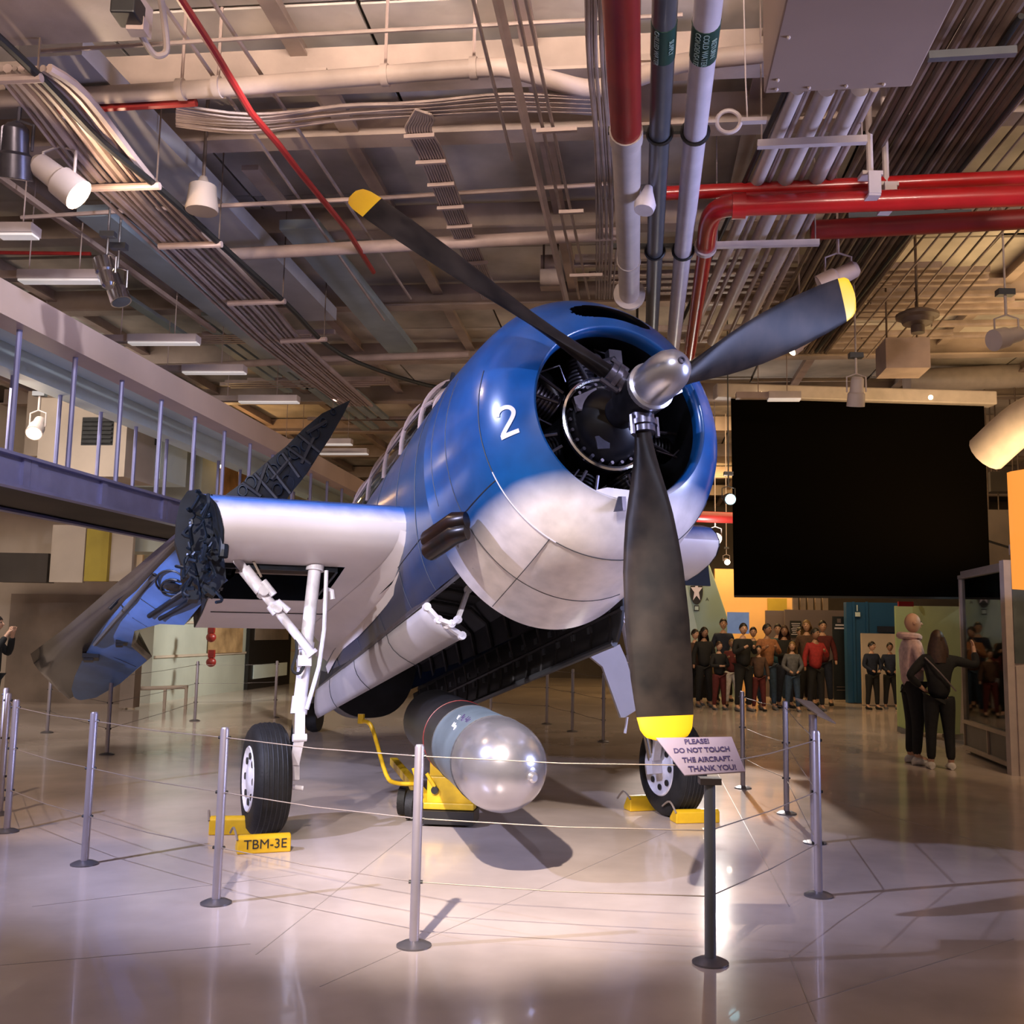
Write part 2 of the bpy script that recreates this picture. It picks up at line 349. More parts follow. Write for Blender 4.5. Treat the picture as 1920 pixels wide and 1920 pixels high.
for i, a in enumerate(GA):
    beam('ceiling_girder', H(a, -12, 5.80 if i > 1 else 5.72), H(a, 11, 5.80 if i > 1 else 5.72), .22, .30, 'beam_paint', ORD[i]+' steel cross girder of the ceiling counting away from the camera', 'girder', 'cross girders under the ceiling')
for j in range(13):
    b = -11.3+j*1.75
    beam('ceiling_stiffener', H(4, b, 5.90), H(38, b, 5.90), .13, .16, 'beam_paint' if j % 2 else 'pale_metal', ORD[j]+' lengthwise steel stiffener of the ceiling counting from the left', 'beam', 'lengthwise stiffeners under the ceiling')
for k_, (a, b) in enumerate(((7.3, -2.4), (7.3, .1), (7.3, -4.6), (8.8, -3.5), (7.3, 1.3))):
    MB().bar(H(a-.45, b, 5.66), H(a+.45, b, 5.66), .16, .05).build('girder_strut', 'beam_paint', ce)
# walls
wl_ = MB().box(H(19.0, -13.1, 2.99), (6.6, .3, 5.98), rot=-.103).build('wall_left', 'wall_cream', kind='structure')
MB().box(H(18.80, -11.3, 1.05), (2.0, .1, 2.1), rot=-.103).build('wall_panel', 'wall_brown', wl_)
MB().box(H(18.80, -10.3, .75), (.9, .1, 1.5), rot=-.103).build('wall_panel', 'wall_brown', wl_)
w2 = MB().box(H(25.9, -9.65, 2.99), (.3, 13.5, 5.98), rot=-.103).build('wall_back_left', 'wall_teal', kind='structure')
for z in (.9, 1.6, 2.3): MB().box(H(25.9, -9.48, z), (.03, 13.4, .05), rot=-.103).build('wall_batten', 'wall_cream', w2)
wb = MB().box(H(34, 0, 3), (34, .3, 6.0), rot=-.103).build('wall_back', 'wall_dark', kind='structure')
wr = MB().box(H(20, 13.5, 3), (.3, 40, 6.0), rot=-.103).build('wall_right', 'wall_dark', kind='structure')
# wall details, left
def panel(p1, p2, Y, th, name, m, label, cat, z=None, group=None, **k):
    """upright board seen between two pixel corners at distance Y"""
    a, b = at(*p1, Y), at(p2[0], p1[1], Y); c = at(p1[0], p2[1], Y); h = (a-c).length
    mid = (a+b)/2+(c-a)/2; return one(MB().box(mid, ((b-a).length, th, h)), name, m, label, cat, group, **k)
panel((163, 992), (205, 1090), 18.2, .12, 'wall_cabinet', 'yellow_wall', 'mustard yellow upright panel below the footbridge on the cream wall', 'panel')
panel((98, 985), (160, 1092), 18.3, .10, 'wall_cabinet', 'wall_cream', 'cream wall cabinet left of the mustard panel', 'cabinet')
panel((208, 992), (250, 1090), 18.3, .10, 'wall_cabinet', 'wall_cream', 'cream wall cabinet right of the mustard panel', 'cabinet')
panel((0, 1038), (96, 1092), 18.4, .3, 'wall_recess', 'wall_dark', 'dark recess box in the wall at the far left', 'recess')
one(MB().box(H(22.6, -9.45, 1.32), (.04, 1.9, .8), rot=-.103), 'wooden_board', 'wood_board', 'worn wooden board with dark stains on the far left wall', 'board')
dr = MB().box(H(25.4, -9.44, 1.08), (.08, 3.0, 2.16), rot=-.103).build('door_1', 'black_paint', kind='structure')
for z_, h_, m in ((1.5, .6, 'wall_brown'), (.42, .34, 'pale_teal')):
    MB().box(H(25.4, -9.385, z_), (.02, 2.4, h_), rot=-.103).build('door_panel', m, dr)
for i, (y0, y1, lb) in enumerate(((1175, 1215, 'upper red bell unit of the pair on the far wall'), (1225, 1258, 'lower red bell unit of the pair on the far wall'))):
    c = at(396, (y0+y1)/2, 20.9)
    e = empty('fire_bell', c-UP*.25, 'small '+lb, 'fire bell')
    MB().lathe([(0, .10), (.03, .10), (.08, .06), (.10, .02)], c, (.2, -1, 0), 16).build('bell_dish', 'dark_red', e, smooth=1)
    MB().box(c+UP*.17, (.12, .10, .16)).build('bell_housing', 'dark_red', e)
k = MB(); a, b = at(232, 1292, 18.8), at(352, 1288, 18.8)
k.tube([a, b], .035, 8)
for t in (.05, .65, .98):
    p = a.lerp(b, t); k.tube([p, Vector((p.x, p.y, 0))], .03, 6)
one(k, 'guard_rail', 'wall_cream', 'low cream guard rail standing before the far left wall', 'railing')
for q0, q1, Y, m, lb in (((232, 1235), (258, 1326), 18.6, 'wall_brown', 'brown square column foot under the blue wing tip'),):
    panel(q0, q1, Y, .3, 'wall_pier', m, lb, 'pillar')
# footbridge (balcony) on the left
br = empty('footbridge', H(9.3, -6.0, 0), 'raised footbridge with violet steel fascia and slim hanger rods on the left', 'footbridge')
b0, b1 = -5.95, -7.3; Z1, Z0 = 3.12, 2.82
def brbar(name, p, q, w_, h_, m): MB().bar(p, q, w_, h_).build(name, m, br)
brbar('deck', H(5, (b0+b1)/2, 2.96), H(24, (b0+b1)/2, 2.96), 1.3, .12, 'violet_steel')
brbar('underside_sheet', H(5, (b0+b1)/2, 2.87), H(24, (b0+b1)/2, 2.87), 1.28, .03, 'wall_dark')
for bb in (b0, b1):
    brbar('fascia', H(5, bb, 2.97), H(24, bb, 2.97), .03, .30, 'violet_steel')
    brbar('top_flange', H(5, bb+.03, Z1), H(24, bb+.03, Z1), .12, .03, 'violet_steel')
    brbar('bottom_flange', H(5, bb+.03, Z0), H(24, bb+.03, Z0), .12, .03, 'violet_steel')
a = 6.2
while a < 24:
    MB().bar(H(a, b0+.03, Z0), H(a, b0+.03, Z1), .03, .11, upv=A).build('fascia_stiffener', 'violet_steel', br)
    if int((a-6.2)/1.5+.5) % 2 == 0: MB().bar(H(a+.12, b0+.03, Z0), H(a+.12, b0+.03, Z1), .03, .11, upv=A).build('fascia_stiffener', 'violet_steel', br)
    a += 1.45
a = 7.9
while a < 26:
    for bb in (b0, b1): MB().tube([H(a, bb, 3.1), H(a, bb, 4.42)], .028, 8).build('hanger_rod', 'violet_steel', br, smooth=40)
    a += .98
beam('bridge_header', H(6, b0, 4.50), H(33, b0, 4.50), .3, .32, 'balcony_beam', 'broad buff box beam running above the footbridge rods', 'beam', flange=False)
beam('bridge_header', H(6, b1, 4.62), H(33, b1, 4.62), .3, .42, 'pale_teal', 'pale turquoise lit strip shaped as a box beam behind the buff one over the footbridge', 'beam', flange=False)  # bright strip under the header, its light put into pale colour
MB().bar(H(6, (b0+b1)/2, 4.70), H(33, (b0+b1)/2, 4.70), 1.0, .03).build('bridge_soffit', 'pale_teal', br)
# plant boxes and rooms seen through the rods
def hall_box(a, b, z, sa, sb, sz, m, name, label, cat, group=None): return one(MB().box(H(a, b, z), (sb, sa, sz), rot=-.103), name, m, label, cat, group)
def vbox(px, py, Y, w_, d_, h_, m, name, label, cat, hang=False, **k):
    c_ = at(px, py, Y); o_ = one(MB().box(c_, (w_, d_, h_), rot=-.103), name, m, label, cat, **k)
    if hang:
        for q in (-.35, .35): MB().tube([c_+B*w_*q+UP*h_/2, Vector((c_.x+w_*q, c_.y, 6.0))], .012, 6).build('drop_rod', 'brown_conduit', o_)
    return o_
u = vbox(185, 830, 16.5, 1.5, 1.0, 1.3, 'wall_cream', 'plant_box', 'cream plant cabinet with dark louvre behind the rods', 'cabinet')
g_ = MB(); c = at(182, 808, 15.95)
for i in range(6): g_.box(c+UP*(-.18+i*.07), (.5, .03, .035), rot=-.103)
g_.box(c+Vector((0, .03, 0)), (.54, .02, .46), rot=-.103); g_.build('louvre', 'dark_grille', u)
u = vbox(280, 835, 17.5, .95, 1.0, 1.35, 'pale_teal', 'plant_box', 'pale blue plant cabinet with a dark screen opening', 'cabinet')
MB().box(at(280, 812, 16.9), (.28, .04, .42), rot=-.103).build('grille', 'dark_grille', u)
u = vbox(318, 930, 19, 1.6, .8, 2.2, 'wall_teal', 'plant_box', 'tall grey green cabinet with two slots behind the rods', 'cabinet')
for x in (246, 325): MB().box(at(x, 886, 18.5), (.30, .04, .11), rot=-.103).build('slot', 'black_paint', u)
vbox(110, 800, 18.2, .9, .6, 1.2, 'wall_cream', 'plant_box', 'cream box with speaker behind the second rod from the left', 'cabinet')
vbox(60, 900, 18.4, 3.6, .6, .9, 'wall_cream', 'parapet', 'low cream parapet wall behind the footbridge', 'wall')
hall_box(22.6, -9.2, 4.55, 4.6, .1, 1.8, 'amber_lit_board', 'lit_alcove', 'amber lit alcove seen between the footbridge rods', 'alcove')  # flat board on the wall; the amber lit look is in its colour
# ------------------------------------------------------------------ ceiling services
def T(name, label, cat, m, r, z, pts, group=None, n=10, kind=None):
    zz = z if isinstance(z, (list, tuple)) else [z]*len(pts)
    P = [az(x, y, q) for (x, y), q in zip(pts, zz)]
    return one(MB().tube(P, r, n), name, m, label, cat, group, smooth=40)
def smooth_pts(P, n=6):
    P = [Vector(p) for p in P]; out = []
    for i in range(len(P)-1):
        p0, p1, p2, p3 = P[max(i-1, 0)], P[i], P[i+1], P[min(i+2, len(P)-1)]
        for j in range(n):
            t = j/n; out.append(.5*((2*p1)+(p2-p0)*t+(2*p0-5*p1+4*p2-p3)*t*t+(3*p1-p0-3*p2+p3)*t**3))
    return out+[P[-1]]
def line3(px1, px2, z): return az(*px1, z), az(*px2, z)
# big pipes over the aircraft nose
p = empty('sprinkler_main', az(1168, 120, 4.7), 'thick vertical-looking pipe, red near and beige beyond, over the propeller', 'pipe')
q0, q1, q2 = az(1162, -60, 4.7), az(1174, 248, 4.7), az(1180, 552, 4.7)
MB().tube([q0, q1], .098, 20).build('red_section', 'dark_red', p, smooth=40, label='dark red section')
MB().tube([q1, q2], .096, 20).build('beige_section', 'beige_pipe', p, smooth=40, label='beige section')
d = (q2-q1).normalized()
MB().tube([q1-d*.03, q1+d*.1], .108, 20).build('collar', 'beige_pipe', p, smooth=40)
MB().tube([q2-d*.02, q2+d*.03], .15, 20).build('end_ring', 'beige_pipe', p, smooth=40)
MB().tube([q1.lerp(q2, .72)-d*.02, q1.lerp(q2, .72)+d*.02], .104, 20).build('collar', 'beige_pipe', p, smooth=40)
def lab_pipe(name, label, m, r, pa, pb, z, lb0, lb1, words):
    e = empty(name, az(*pa, z), label, 'pipe'); a, b = az(*pa, z), az(*pb, z); d = (b-a).normalized()
    MB().tube([a, b], r, 18).build('pipe_run', m, e, smooth=40)
    l0, l1 = az(*lb0, z), az(*lb1, z); t0, t1 = (l0-a).dot(d), (l1-a).dot(d)
    band = MB().tube([a+d*t0, a+d*t1], r+.003, 18).build('pipe_label', 'label_green', e, smooth=40, label='dark green printed band')
    c = a+d*(t0+t1)/2; side = d.cross(UP).normalized()
    for i, wd in enumerate(words):
        off = (-.55+i*1.1/(max(1, len(words)-1)))*r
        nrm = (-UP*math.sqrt(max(0, 1-(off/r)**2))+side*(off/r)).normalized()
        text(wd, 'label_print', 'label_print', band, c+nrm*(r+.006), d, -nrm.cross(d) if False else nrm.cross(d), r*.62, .001)
    return e
lab_pipe('water_pipe', 'dark grey pipe with dark green label between red and white pipes', 'grey_pipe', .068, (1249, -50), (1222, 620), 4.75, (1246, 38), (1243, 102), ['CHILLED WATER', 'SUPPLY'])
lab_pipe('water_pipe', 'long white pipe with green label running beside the dark grey pipe', 'white_pipe', .075, (1334, -50), (1258, 690), 4.75, (1326, 38), (1318, 102), ['CONDENSATE', 'COLD WATER', 'RETURN'])
for (x0, y0), (x1, y1), z, lb in (((1140, 245), (1310, 243), 4.62, 'near'), ((1150, 462), (1300, 462), 4.64, 'far')):
    a, b = line3((x0, y0), (x1, y1), z+.16); e = empty('pipe_hanger', a.lerp(b, .5), 'black pipe hanger bar with rings, the %s one of two over the propeller' % lb, 'pipe hanger')
    MB().bar(a, b, .04, .04).build('cross_bar', 'black_paint', e)
    for pa, pb, r in (((1249, -50), (1222, 620), .068), ((1334, -50), (1258, 690), .075)):
        A0, B0 = az(*pa, 4.75), az(*pb, 4.75); t = ((a-A0).dot(A))/((B0-A0).dot(A)); c = A0.lerp(B0, t); dd = (B0-A0).normalized(); s_ = dd.cross(UP).normalized()
        MB().tube([c+(s_*math.cos(g)+UP*math.sin(g))*(r+.012) for g in [2*PI*i/20 for i in range(20)]], .012, 6, closed=True).build('ring', 'black_paint', e, smooth=40)
c = az(1366, 228, 4.8); e = empty('spare_clamp', c, 'empty white ring clamp hanging beside the white pipe', 'pipe clamp')
MB().tube([c+B*math.cos(g)*.075+UP*math.sin(g)*.075 for g in [2*PI*i/20 for i in range(20)]], .014, 8, closed=True).build('ring', 'fixture_white', e, smooth=40)
MB().bar(c+B*.08, c+B*.24, .05, .025).build('lug', 'fixture_white', e)
MB().bar(c-B*.14, c-B*.08, .03, .02).build('lug', 'fixture_white', e)
MB().tube([c+B*.12, c+B*.11+UP*.3, c+B*.10+UP*1.1], .005, 5).build('hanging_wire', 'fixture_white', e)
# red horizontals on the right
T('sprinkler_pipe', 'upper bright red pipe of the close pair crossing above the screen', 'pipe', 'red_paint', .055, 4.95, [(1212, 364), (1935, 332)], n=16)
e = empty('sprinkler_pipe', az(1600, 370, 4.8), 'lower bright red pipe with elbow turning down the hall', 'pipe')
a = az(1935, 366, 4.75); b = az(1385, 386, 4.75); c = az(1348, 392, 4.75); d = az(1330, 415, 4.75); f_ = az(1293, 665, 4.75)
MB().tube([a, b], .078, 18).build('straight_run', 'red_paint', e, smooth=40)
MB().tube(smooth_pts([b, c, d, az(1323, 465, 4.75)], 5), .078, 18).build('elbow', 'red_paint', e, smooth=40)
MB().tube([az(1323, 462, 4.75), f_], .066, 16).build('down_run', 'red_paint', e, smooth=40)
dd = (b-a).normalized(); MB().tube([b-dd*.05, b+dd*.05], .10, 18).build('coupling', 'red_paint', e, smooth=40)
q = az(1323, 462, 4.75); MB().tube([q-A*.03, q+A*.03], .095, 16).build('white_clamp', 'fixture_white', e, smooth=40, label='white clamp ring')
T('sprinkler_pipe', 'darker red pipe farther back crossing behind the brown conduits', 'pipe', 'dark_red', .085, 5.0, [(1520, 432), (1935, 410)], n=14)
T('sprinkler_pipe', 'dark red pipe seen low through the bundle by the screen top left corner', 'pipe', 'dark_red', .10, 3.6, [(1296, 968), (1400, 972)], n=12)
for (x, y, ytop, lb) in ((1632, 342, 235, 'left'), (1662, 362, 240, 'right')):
    c = az(x, y, 4.86); e = empty('pipe_strap', c, 'white strap hanger on the red pipe pair, the %s of the two' % lb, 'pipe hanger')
    MB().tube([c+UP*.06, c+UP*1.1], .025, 8).build('drop_rod', 'fixture_white', e, smooth=40)
    MB().box(c+UP*.05, (.15, .12, .03)).box(c-Vector((0, .09, .04)), (.09, .02, .17)).box(c-UP*.13, (.09, .18, .02)).build('strap', 'fixture_white', e)
# plant unit top right
c0 = [az(1432, 176, 4.7), az(1709, 163, 4.7)]
c0 += [c0[1]-A*1.9, c0[0]-A*1.9]
e = empty('ceiling_unit', c0[0], 'big flat tan plant box hung at the top right', 'air handling unit')
MB().prism(c0, UP*.75).build('casing', 'unit_tan', e, bevel=.01)
for t in (.08, .3, .55, .8): 
    for s_ in (.02,): 
        p = c0[0].lerp(c0[1], t)-A*.05; MB().sphere(p-UP*.004, .012, 8).build('rivet', 'fixture_white', e)
        p = c0[0].lerp(c0[3], t)+B*.06; MB().sphere(p-UP*.004, .012, 8).build('rivet', 'fixture_white', e)
MB().box((c0[2]+c0[3])/2+A*.45-UP*.03, (.6, .5, .04), rot=-.103).build('access_plate', 'pale_metal', e)
# trapezes on the right
for (p0, p1, z, lb) in (((1420, 271), (1625, 262), 4.85, 'nearest'), ((1338, 460), (1536, 455), 4.85, 'second'),):
    a, b = line3(p0, p1, z); e = empty('trapeze_hanger', a, 'white slotted trapeze bar under the fat beige conduits, the %s' % lb, 'pipe hanger')
    MB().bar(a, b, .05, .05).build('channel', 'fixture_white', e)
    for q in (a+B*.03, b-B*.03): MB().tube([q, q+UP*1.1], .006, 5).build('threaded_rod', 'conduit', e)
a, b = line3((1310, 626), (1345, 626), 4.8)
# fat beige conduits
for i, (x0, x1, r, m) in enumerate(((1495, 1290, .050, 'beige_pipe'), (1550, 1335, .060, 'beige_pipe'), (1612, 1385, .060, 'beige_pipe'), (1516, 1312, .022, 'conduit'), (1580, 1362, .022, 'conduit'), (1640, 1405, .03, 'conduit'), (1475, 1262, .02, 'black_cable'))):
    T('beige_conduit' if i < 6 else 'black_cable', (ORD[i]+' fat beige conduit from the left behind the tan box' if i < 3 else ORD[i-3]+' thin conduit from the left among the fat beige ones') if i < 6 else 'black cable left of the fat beige conduits', 'conduit' if i < 6 else 'cable', m, r, 5.0, [(x0, 165), (x1, 640)], 'fat beige conduits' if i < 3 else ('thin conduits among the fat beige ones' if i < 6 else None), n=12)
# brown conduit bank, far right
for i in range(15):
    x0 = 1768+i*19; x1 = 1404+i*9.5
    T('brown_conduit', ORD[i]+' dark brown conduit from the left in the wide right bank', 'conduit', 'brown_conduit', .023+.006*(i % 3), 5.25+.04*(i % 2), [(x0, -10), (x1+12, 660)], 'dark brown conduits in the right bank', n=8)
for (x0, x1, m, r, lb) in ((1915, 1560, 'black_cable', .02, 'left'), (2030, 1600, 'black_cable', .018, 'right')):
    T('black_cable', 'black cable right of the brown conduit bank, the %s of two' % lb, 'cable', m, r, 5.2, [(x0, 30), (x1-70, 660)])
for i, (p0, p1) in enumerate((((1740, 106), (1905, 96)), ((1590, 405), (1820, 400)))):
    a, b = line3(p0, p1, 5.12); one(MB().bar(a, b, .05, .05), 'trapeze_hanger', 'grey_pipe', 'grey channel under the brown conduit bank, the %s' % ('nearer' if i == 0 else 'farther'), 'pipe hanger')
for i in range(9):
    T('thin_conduit', ORD[i]+' thin conduit from the left at the far right ceiling', 'conduit', 'conduit' if i % 2 else 'brown_conduit', .012, 5.4, [(1990+i*22, 60+i*9), (1515+i*22, 640+i*6)], 'thin conduits at the far right', n=6)
# centre left conduits and strut
T('long_strut', 'square pink-beige strut running down the hall left of the red pipe', 'strut', 'pale_metal', .032, 5.1, [(926, -30), (1062, 565)], n=4)
for i, (x0, x1, xe) in enumerate(((968, 1086, 0), (988, 1105, 0), (890, 1005, 0))):
    T('thin_conduit', 'thin beige conduit beside the square strut over the upper blade', 'conduit', 'conduit', .013, 5.1, [(x0-8, -30), (x1, 560 if i < 2 else 300)] if i < 2 else [(880, -30), (960, 300)], 'thin conduits beside the square strut', n=6)
for i in range(7):
    x = 1098+i*6
    P = [az(x, -20, 5.15), az(x+random.uniform(0, 8), 120, 5.15), az(x+14+random.uniform(-4, 4), 260, 5.12), az(x+22+random.uniform(-3, 3), 420, 5.15), az(1118+i*5, 560, 5.15)]
    one(MB().tube(smooth_pts(P, 4), .009+.004*(i % 2), 6), 'loose_cable', 'conduit', 'loose painted cable in the bunch left of the red pipe', 'cable', 'loose cables left of the red pipe', smooth=40)
for (x0, y0, x1, y1, z) in ((1006, 246, 1082, 242, 5.05), (1048, 398, 1094, 396, 5.05), (1068, 517, 1130, 515, 5.05)):
    a, b = line3((x0, y0), (x1, y1), z); one(MB().bar(a, b, .03, .03), 'short_channel', 'pale_metal', 'short channel under the thin conduits by the square strut', 'pipe hanger', 'short channels under the thin conduits')
# cross pipes
e = empty('cross_pipe', az(500, 155, 5.35), 'fat beige pipe crossing the hall at the top, with a sag at its right', 'pipe')
P = [(-30, 188), (300, 172), (600, 150), (890, 128), (960, 130), (1040, 152), (1110, 166), (1180, 150), (1280, 118), (1430, 100)]
MB().tube(smooth_pts([az(x, y, 5.3) for x, y in P], 4), .062, 14).build('pipe_run', 'beam_paint', e, smooth=40)
for x, y in ((340, 168), (408, 163), (888, 128), (722, 141)):
    c = az(x, y, 5.3); MB().tube([c-B*.025, c+B*.025], .075, 14).build('coupling', 'beam_paint', e, smooth=40)
    MB().tube([c, c+UP*.6], .012, 6).build('drop_rod', 'pale_metal', e)
T('cross_pipe', 'beige pipe crossing behind the upper blade at mid height', 'pipe', 'pale_metal', .062, 5.2, [(430, 477), (790, 458), (1168, 438)], n=12)
T('cross_pipe', 'thin dark line pipe crossing near the top', 'pipe', 'conduit', .014, 5.35, [(75, 96), (560, 66), (1280, 28)], n=6)
T('cross_pipe', 'thin pale pipe crossing level with the yellow blade tip', 'pipe', 'pale_metal', .02, 5.35, [(300, 392), (700, 372), (1140, 345)], n=6)
T('cross_pipe', 'thin pale pipe passing below the bell shaped hood', 'pipe', 'pale_metal', .02, 5.3, [(40, 408), (330, 390), (700, 372)], n=6)
T('cross_pipe', 'thin red pipe stub ending left of the cable bundle', 'pipe', 'dark_red', .03, 5.25, [(110, 207), (368, 192)], n=8)
T('cross_pipe', 'thin dark red pipe across the far left ceiling', 'pipe', 'dark_red', .02, 5.3, [(-10, 474), (170, 476)], n=6)
T('cross_pipe', 'beige pipe crossing low over the canopy', 'pipe', 'pale_metal', .05, 5.3, [(240, 694), (640, 672), (880, 664)], n=10)
T('sprinkler_line', 'thin dark red pipe winding down the hall from the top', 'pipe', 'dark_red', .026, 5.15, [(330, -15), (398, 90), (470, 210), (520, 268), (560, 320), (650, 430), (700, 510)], n=8)
for i, (x0, y0, x1, y1) in enumerate(((300, 0, 720, 600), (390, -10, 770, 560), (1290, 440, 1160, 330))):
    if i < 2: T('thin_conduit', 'thin conduit beside the winding dark red pipe', 'conduit', 'conduit', .016, 5.4, [(x0, y0), (x1, y1)], 'thin conduits beside the winding red pipe', n=6)
# flat cable bundle crossing, and branch down the hall on rungs
for i in range(9):
    P = [az(330, 196+i*5, 5.25+.006*i), az(470, 214+i*4+3*math.sin(i), 5.25), az(640, 196+i*4+4*math.cos(i*2), 5.25), az(800, 190+i*3.4, 5.25), az(950, 176+i*4+4*math.sin(i*3), 5.25), az(1110, 182+i*4, 5.25)]
    one(MB().tube(smooth_pts(P, 4), .010+.004*(i % 2), 6), 'flat_cable', 'conduit', 'painted cable in the flat bundle crossing the ceiling', 'cable', 'cables crossing in a flat bundle', smooth=40)
for i in range(10):
    P = [az(800+i*3-20, 205+i, 5.22), az(768+i*5, 225, 5.22), az(762+i*5, 245, 5.22), az(785+i*5.2, 290, 5.22), az(845+i*4.2, 430, 5.22), az(905+i*3.5, 560, 5.22)]
    one(MB().tube(smooth_pts(P, 4), .011, 6), 'flat_cable', 'conduit', 'painted cable in the laddered run over the upper blade', 'cable', 'cables on the laddered run over the upper blade', smooth=40)
for (x0, x1, y) in ((758, 815, 257), (780, 836, 306), (802, 852, 348), (820, 870, 391), (838, 886, 427), (862, 915, 495)):
    a, b = line3((x0, y), (x1, y-3), 5.19); one(MB().bar(a, b, .03, .03), 'cable_rung', 'pale_metal', 'short pale rung under the laddered cable run', 'cable rung', 'rungs of the laddered cable run')
# left conduit bank on long trapezes
for i in range(9):
    P = [az(-12+i*13, 128, 5.0), az(50+i*14, 205-i*3, 5.0), az(150+i*15+i, 330, 5.0), az(255+i*14+4*math.sin(i), 430, 5.0), az(400+i*13, 566, 5.0), az(500+i*10, 655, 5.0), az(640+i*7, 760, 5.0)]
    one(MB().tube(smooth_pts(P, 4), .018+.007*(i % 3), 7), 'bank_conduit', 'conduit' if i % 2 else 'pale_metal', ORD[i]+' painted conduit from the left in the upper left hanger bank', 'conduit', 'conduits in the upper left bank', smooth=40)
P = [az(-20, 55, 4.95), az(75, 145, 4.95), az(190, 265, 4.95), az(300, 355, 4.95), az(415, 460, 4.95), az(535, 568, 4.95), az(640, 665, 4.95), az(800, 722, 4.95), az(870, 724, 4.95)]
one(MB().tube(smooth_pts(P, 5), .028, 8), 'black_cable', 'black_cable', 'thick black cable along the right edge of the upper left conduit bank', 'cable', smooth=40)
for i, (x0, x1, y) in enumerate(((-15, 78, 148), (168, 300, 351), (298, 416, 460), (428, 535, 567), (527, 612, 638))):
    a, b = line3((x0, y+2), (x1, y-2), 4.93); e = empty('trapeze_hanger', a, 'pale tube hanger under the upper left conduit bank, number %s from the near end' % ('one', 'two', 'three', 'four', 'five')[i], 'pipe hanger')
    MB().tube([a, b], .03, 8).build('cross_tube', 'pale_metal', e, smooth=40)
    MB().tube([b-B*.03, b-B*.03+UP*1.05], .007, 5).build('threaded_rod', 'brown_conduit', e)
# ducts
def duct(name, px, pts, z, wd, ht, m, label, a2=None):
    a, b = az(*pts[0], z), az(*pts[1], z); d = (b-a); d = A*(d.dot(A)); b = a+d
    e = one(MB().bar(a, b, wd, ht), name, m, label, 'duct'); return e
duct('flat_duct', 0, ((95, 85), (605, 590)), 5.45, .46, .16, 'duct_grey', 'wide flat grey duct running down the hall at the upper left')
duct('flat_duct', 0, ((175, 395), (560, 690)), 5.5, .34, .12, 'cool_grey', 'blue grey duct left of the conduit bank')
duct('flat_duct', 0, ((560, 420), (720, 660)), 5.55, .4, .1, 'cool_grey', 'short blue grey duct right of the wide flat one')
duct('flat_duct', 0, ((-60, 560), (560, 890)), 5.5, .35, .14, 'cool_grey', 'blue grey duct above the footbridge header')
duct('flat_duct', 0, ((-20, 318), (430, 620)), 5.35, .05, .05, 'pale_metal', 'slim square rail left of the conduit bank')
duct('flat_duct', 0, ((-20, 30), (0, 60)), 5.45, .05, .05, 'pale_metal', 'slim square rail at the extreme top left')
c = az(60, 10, 5.3); one(MB().box(c, (1.3, .5, .2), rot=-.103), 'junction_trough', 'beam_paint', 'perforated beige trough at the top left corner', 'trough')
# fluorescent battens
for i, (x0, x1, xg, y, z, lb) in enumerate(((-60, 68, 0, 432, 4.9, 'nearest at the left edge'), (-20, 190, 40, 518, 4.9, 'carrying the pair of silver spots'), (148, 372, 244, 636, 4.9, 'third from the near end'), (235, 460, 345, 692, 4.9, 'fourth from the near end'), (355, 560, 450, 748, 4.9, 'fifth from the near end'), (470, 660, 604, 828, 4.75, 'low one left of the canopy'), (500, 690, 600, 846, 4.8, 'lowest one left of the canopy'), (1380, 1500, 1440, 742, 4.6, 'beyond the right blade'))):
    a, b = line3((x0, y), (x1, y), z); g = az(xg, y, z)
    e = empty('strip_light', a, 'pale fluorescent strip light, %s' % lb, 'strip light')
    MB().bar(a, g, .11, .08).build('mounting_rail', 'pale_metal', e)
    MB().bar(g, b, .17, .085).build('housing', 'fixture_white', e)
    MB().bar(g-UP*.055, b-UP*.055, .12, .02).build('diffuser', 'tube_glow', e)
    for t in (.35, .8): p = a.lerp(b, t); MB().tube([p, p+UP*1.0], .006, 5).build('drop_rod', 'pale_metal', e)
# track spots
def spot(c, aim, s, label, lit='lamp_glow', body='fixture_white', yoke=True):
    c = Vector(c); d = (Vector(aim)-c).normalized(); e = empty('spotlight', Vector((c.x, c.y, c.z)), label, 'spotlight')
    MB().lathe([(-.18*s, .05*s), (-.15*s, .075*s), (0, .08*s), (.02*s, .10*s), (.17*s, .105*s)], c, d, 18).build('housing', body, e, smooth=35)
    MB().lathe([(.172*s, .09*s), (.176*s, .001)], c, d, 18).build('lens', lit, e)
    x, y = basis(d)
    MB().tube([c+B*.11*s, c+B*.11*s+UP*.18*s, c+UP*.22*s, c-B*.11*s+UP*.18*s, c-B*.11*s], .010*s, 6).tube([c+UP*.21*s, c+UP*.42*s], .014*s, 6).tube([c+UP*.42*s, Vector((c.x, c.y, 6.0))], .010, 6).build('yoke', body, e, smooth=40)
    MB().box(c+UP*.44*s, (.16*s, .09*s, .06*s)).build('track_mount', 'grey_pipe', e)
    return e
spot(az(108, 335, 4.75), az(108, 335, 4.75)+Vector((1.0, .1, -.75)), 1.15, 'bright lit white spotlight below the upper left conduit bank')
lamp('spot_glow', 'POINT', az(160, 372, 4.62), 50, WARM, None, .05)
spot(az(30, 285, 4.9), az(30, 285, 4.9)+Vector((-.1, .3, -.9)), 1.1, 'dark barn-door spotlight at the left edge beside the lit one', 'chrome', 'engine_grey')
e_ = spot(az(198, 512, 4.6), az(198, 512, 4.6)+Vector((-.3, .1, .8)), .8, 'upper silver spotlight of the pair hung from the second strip light', 'chrome', 'chrome')
spot(az(218, 540, 4.6), az(218, 540, 4.6)+Vector((.4, -.1, -.9)), .9, 'lower silver spotlight of the pair hung from the second strip light', 'grey_pipe', 'chrome')
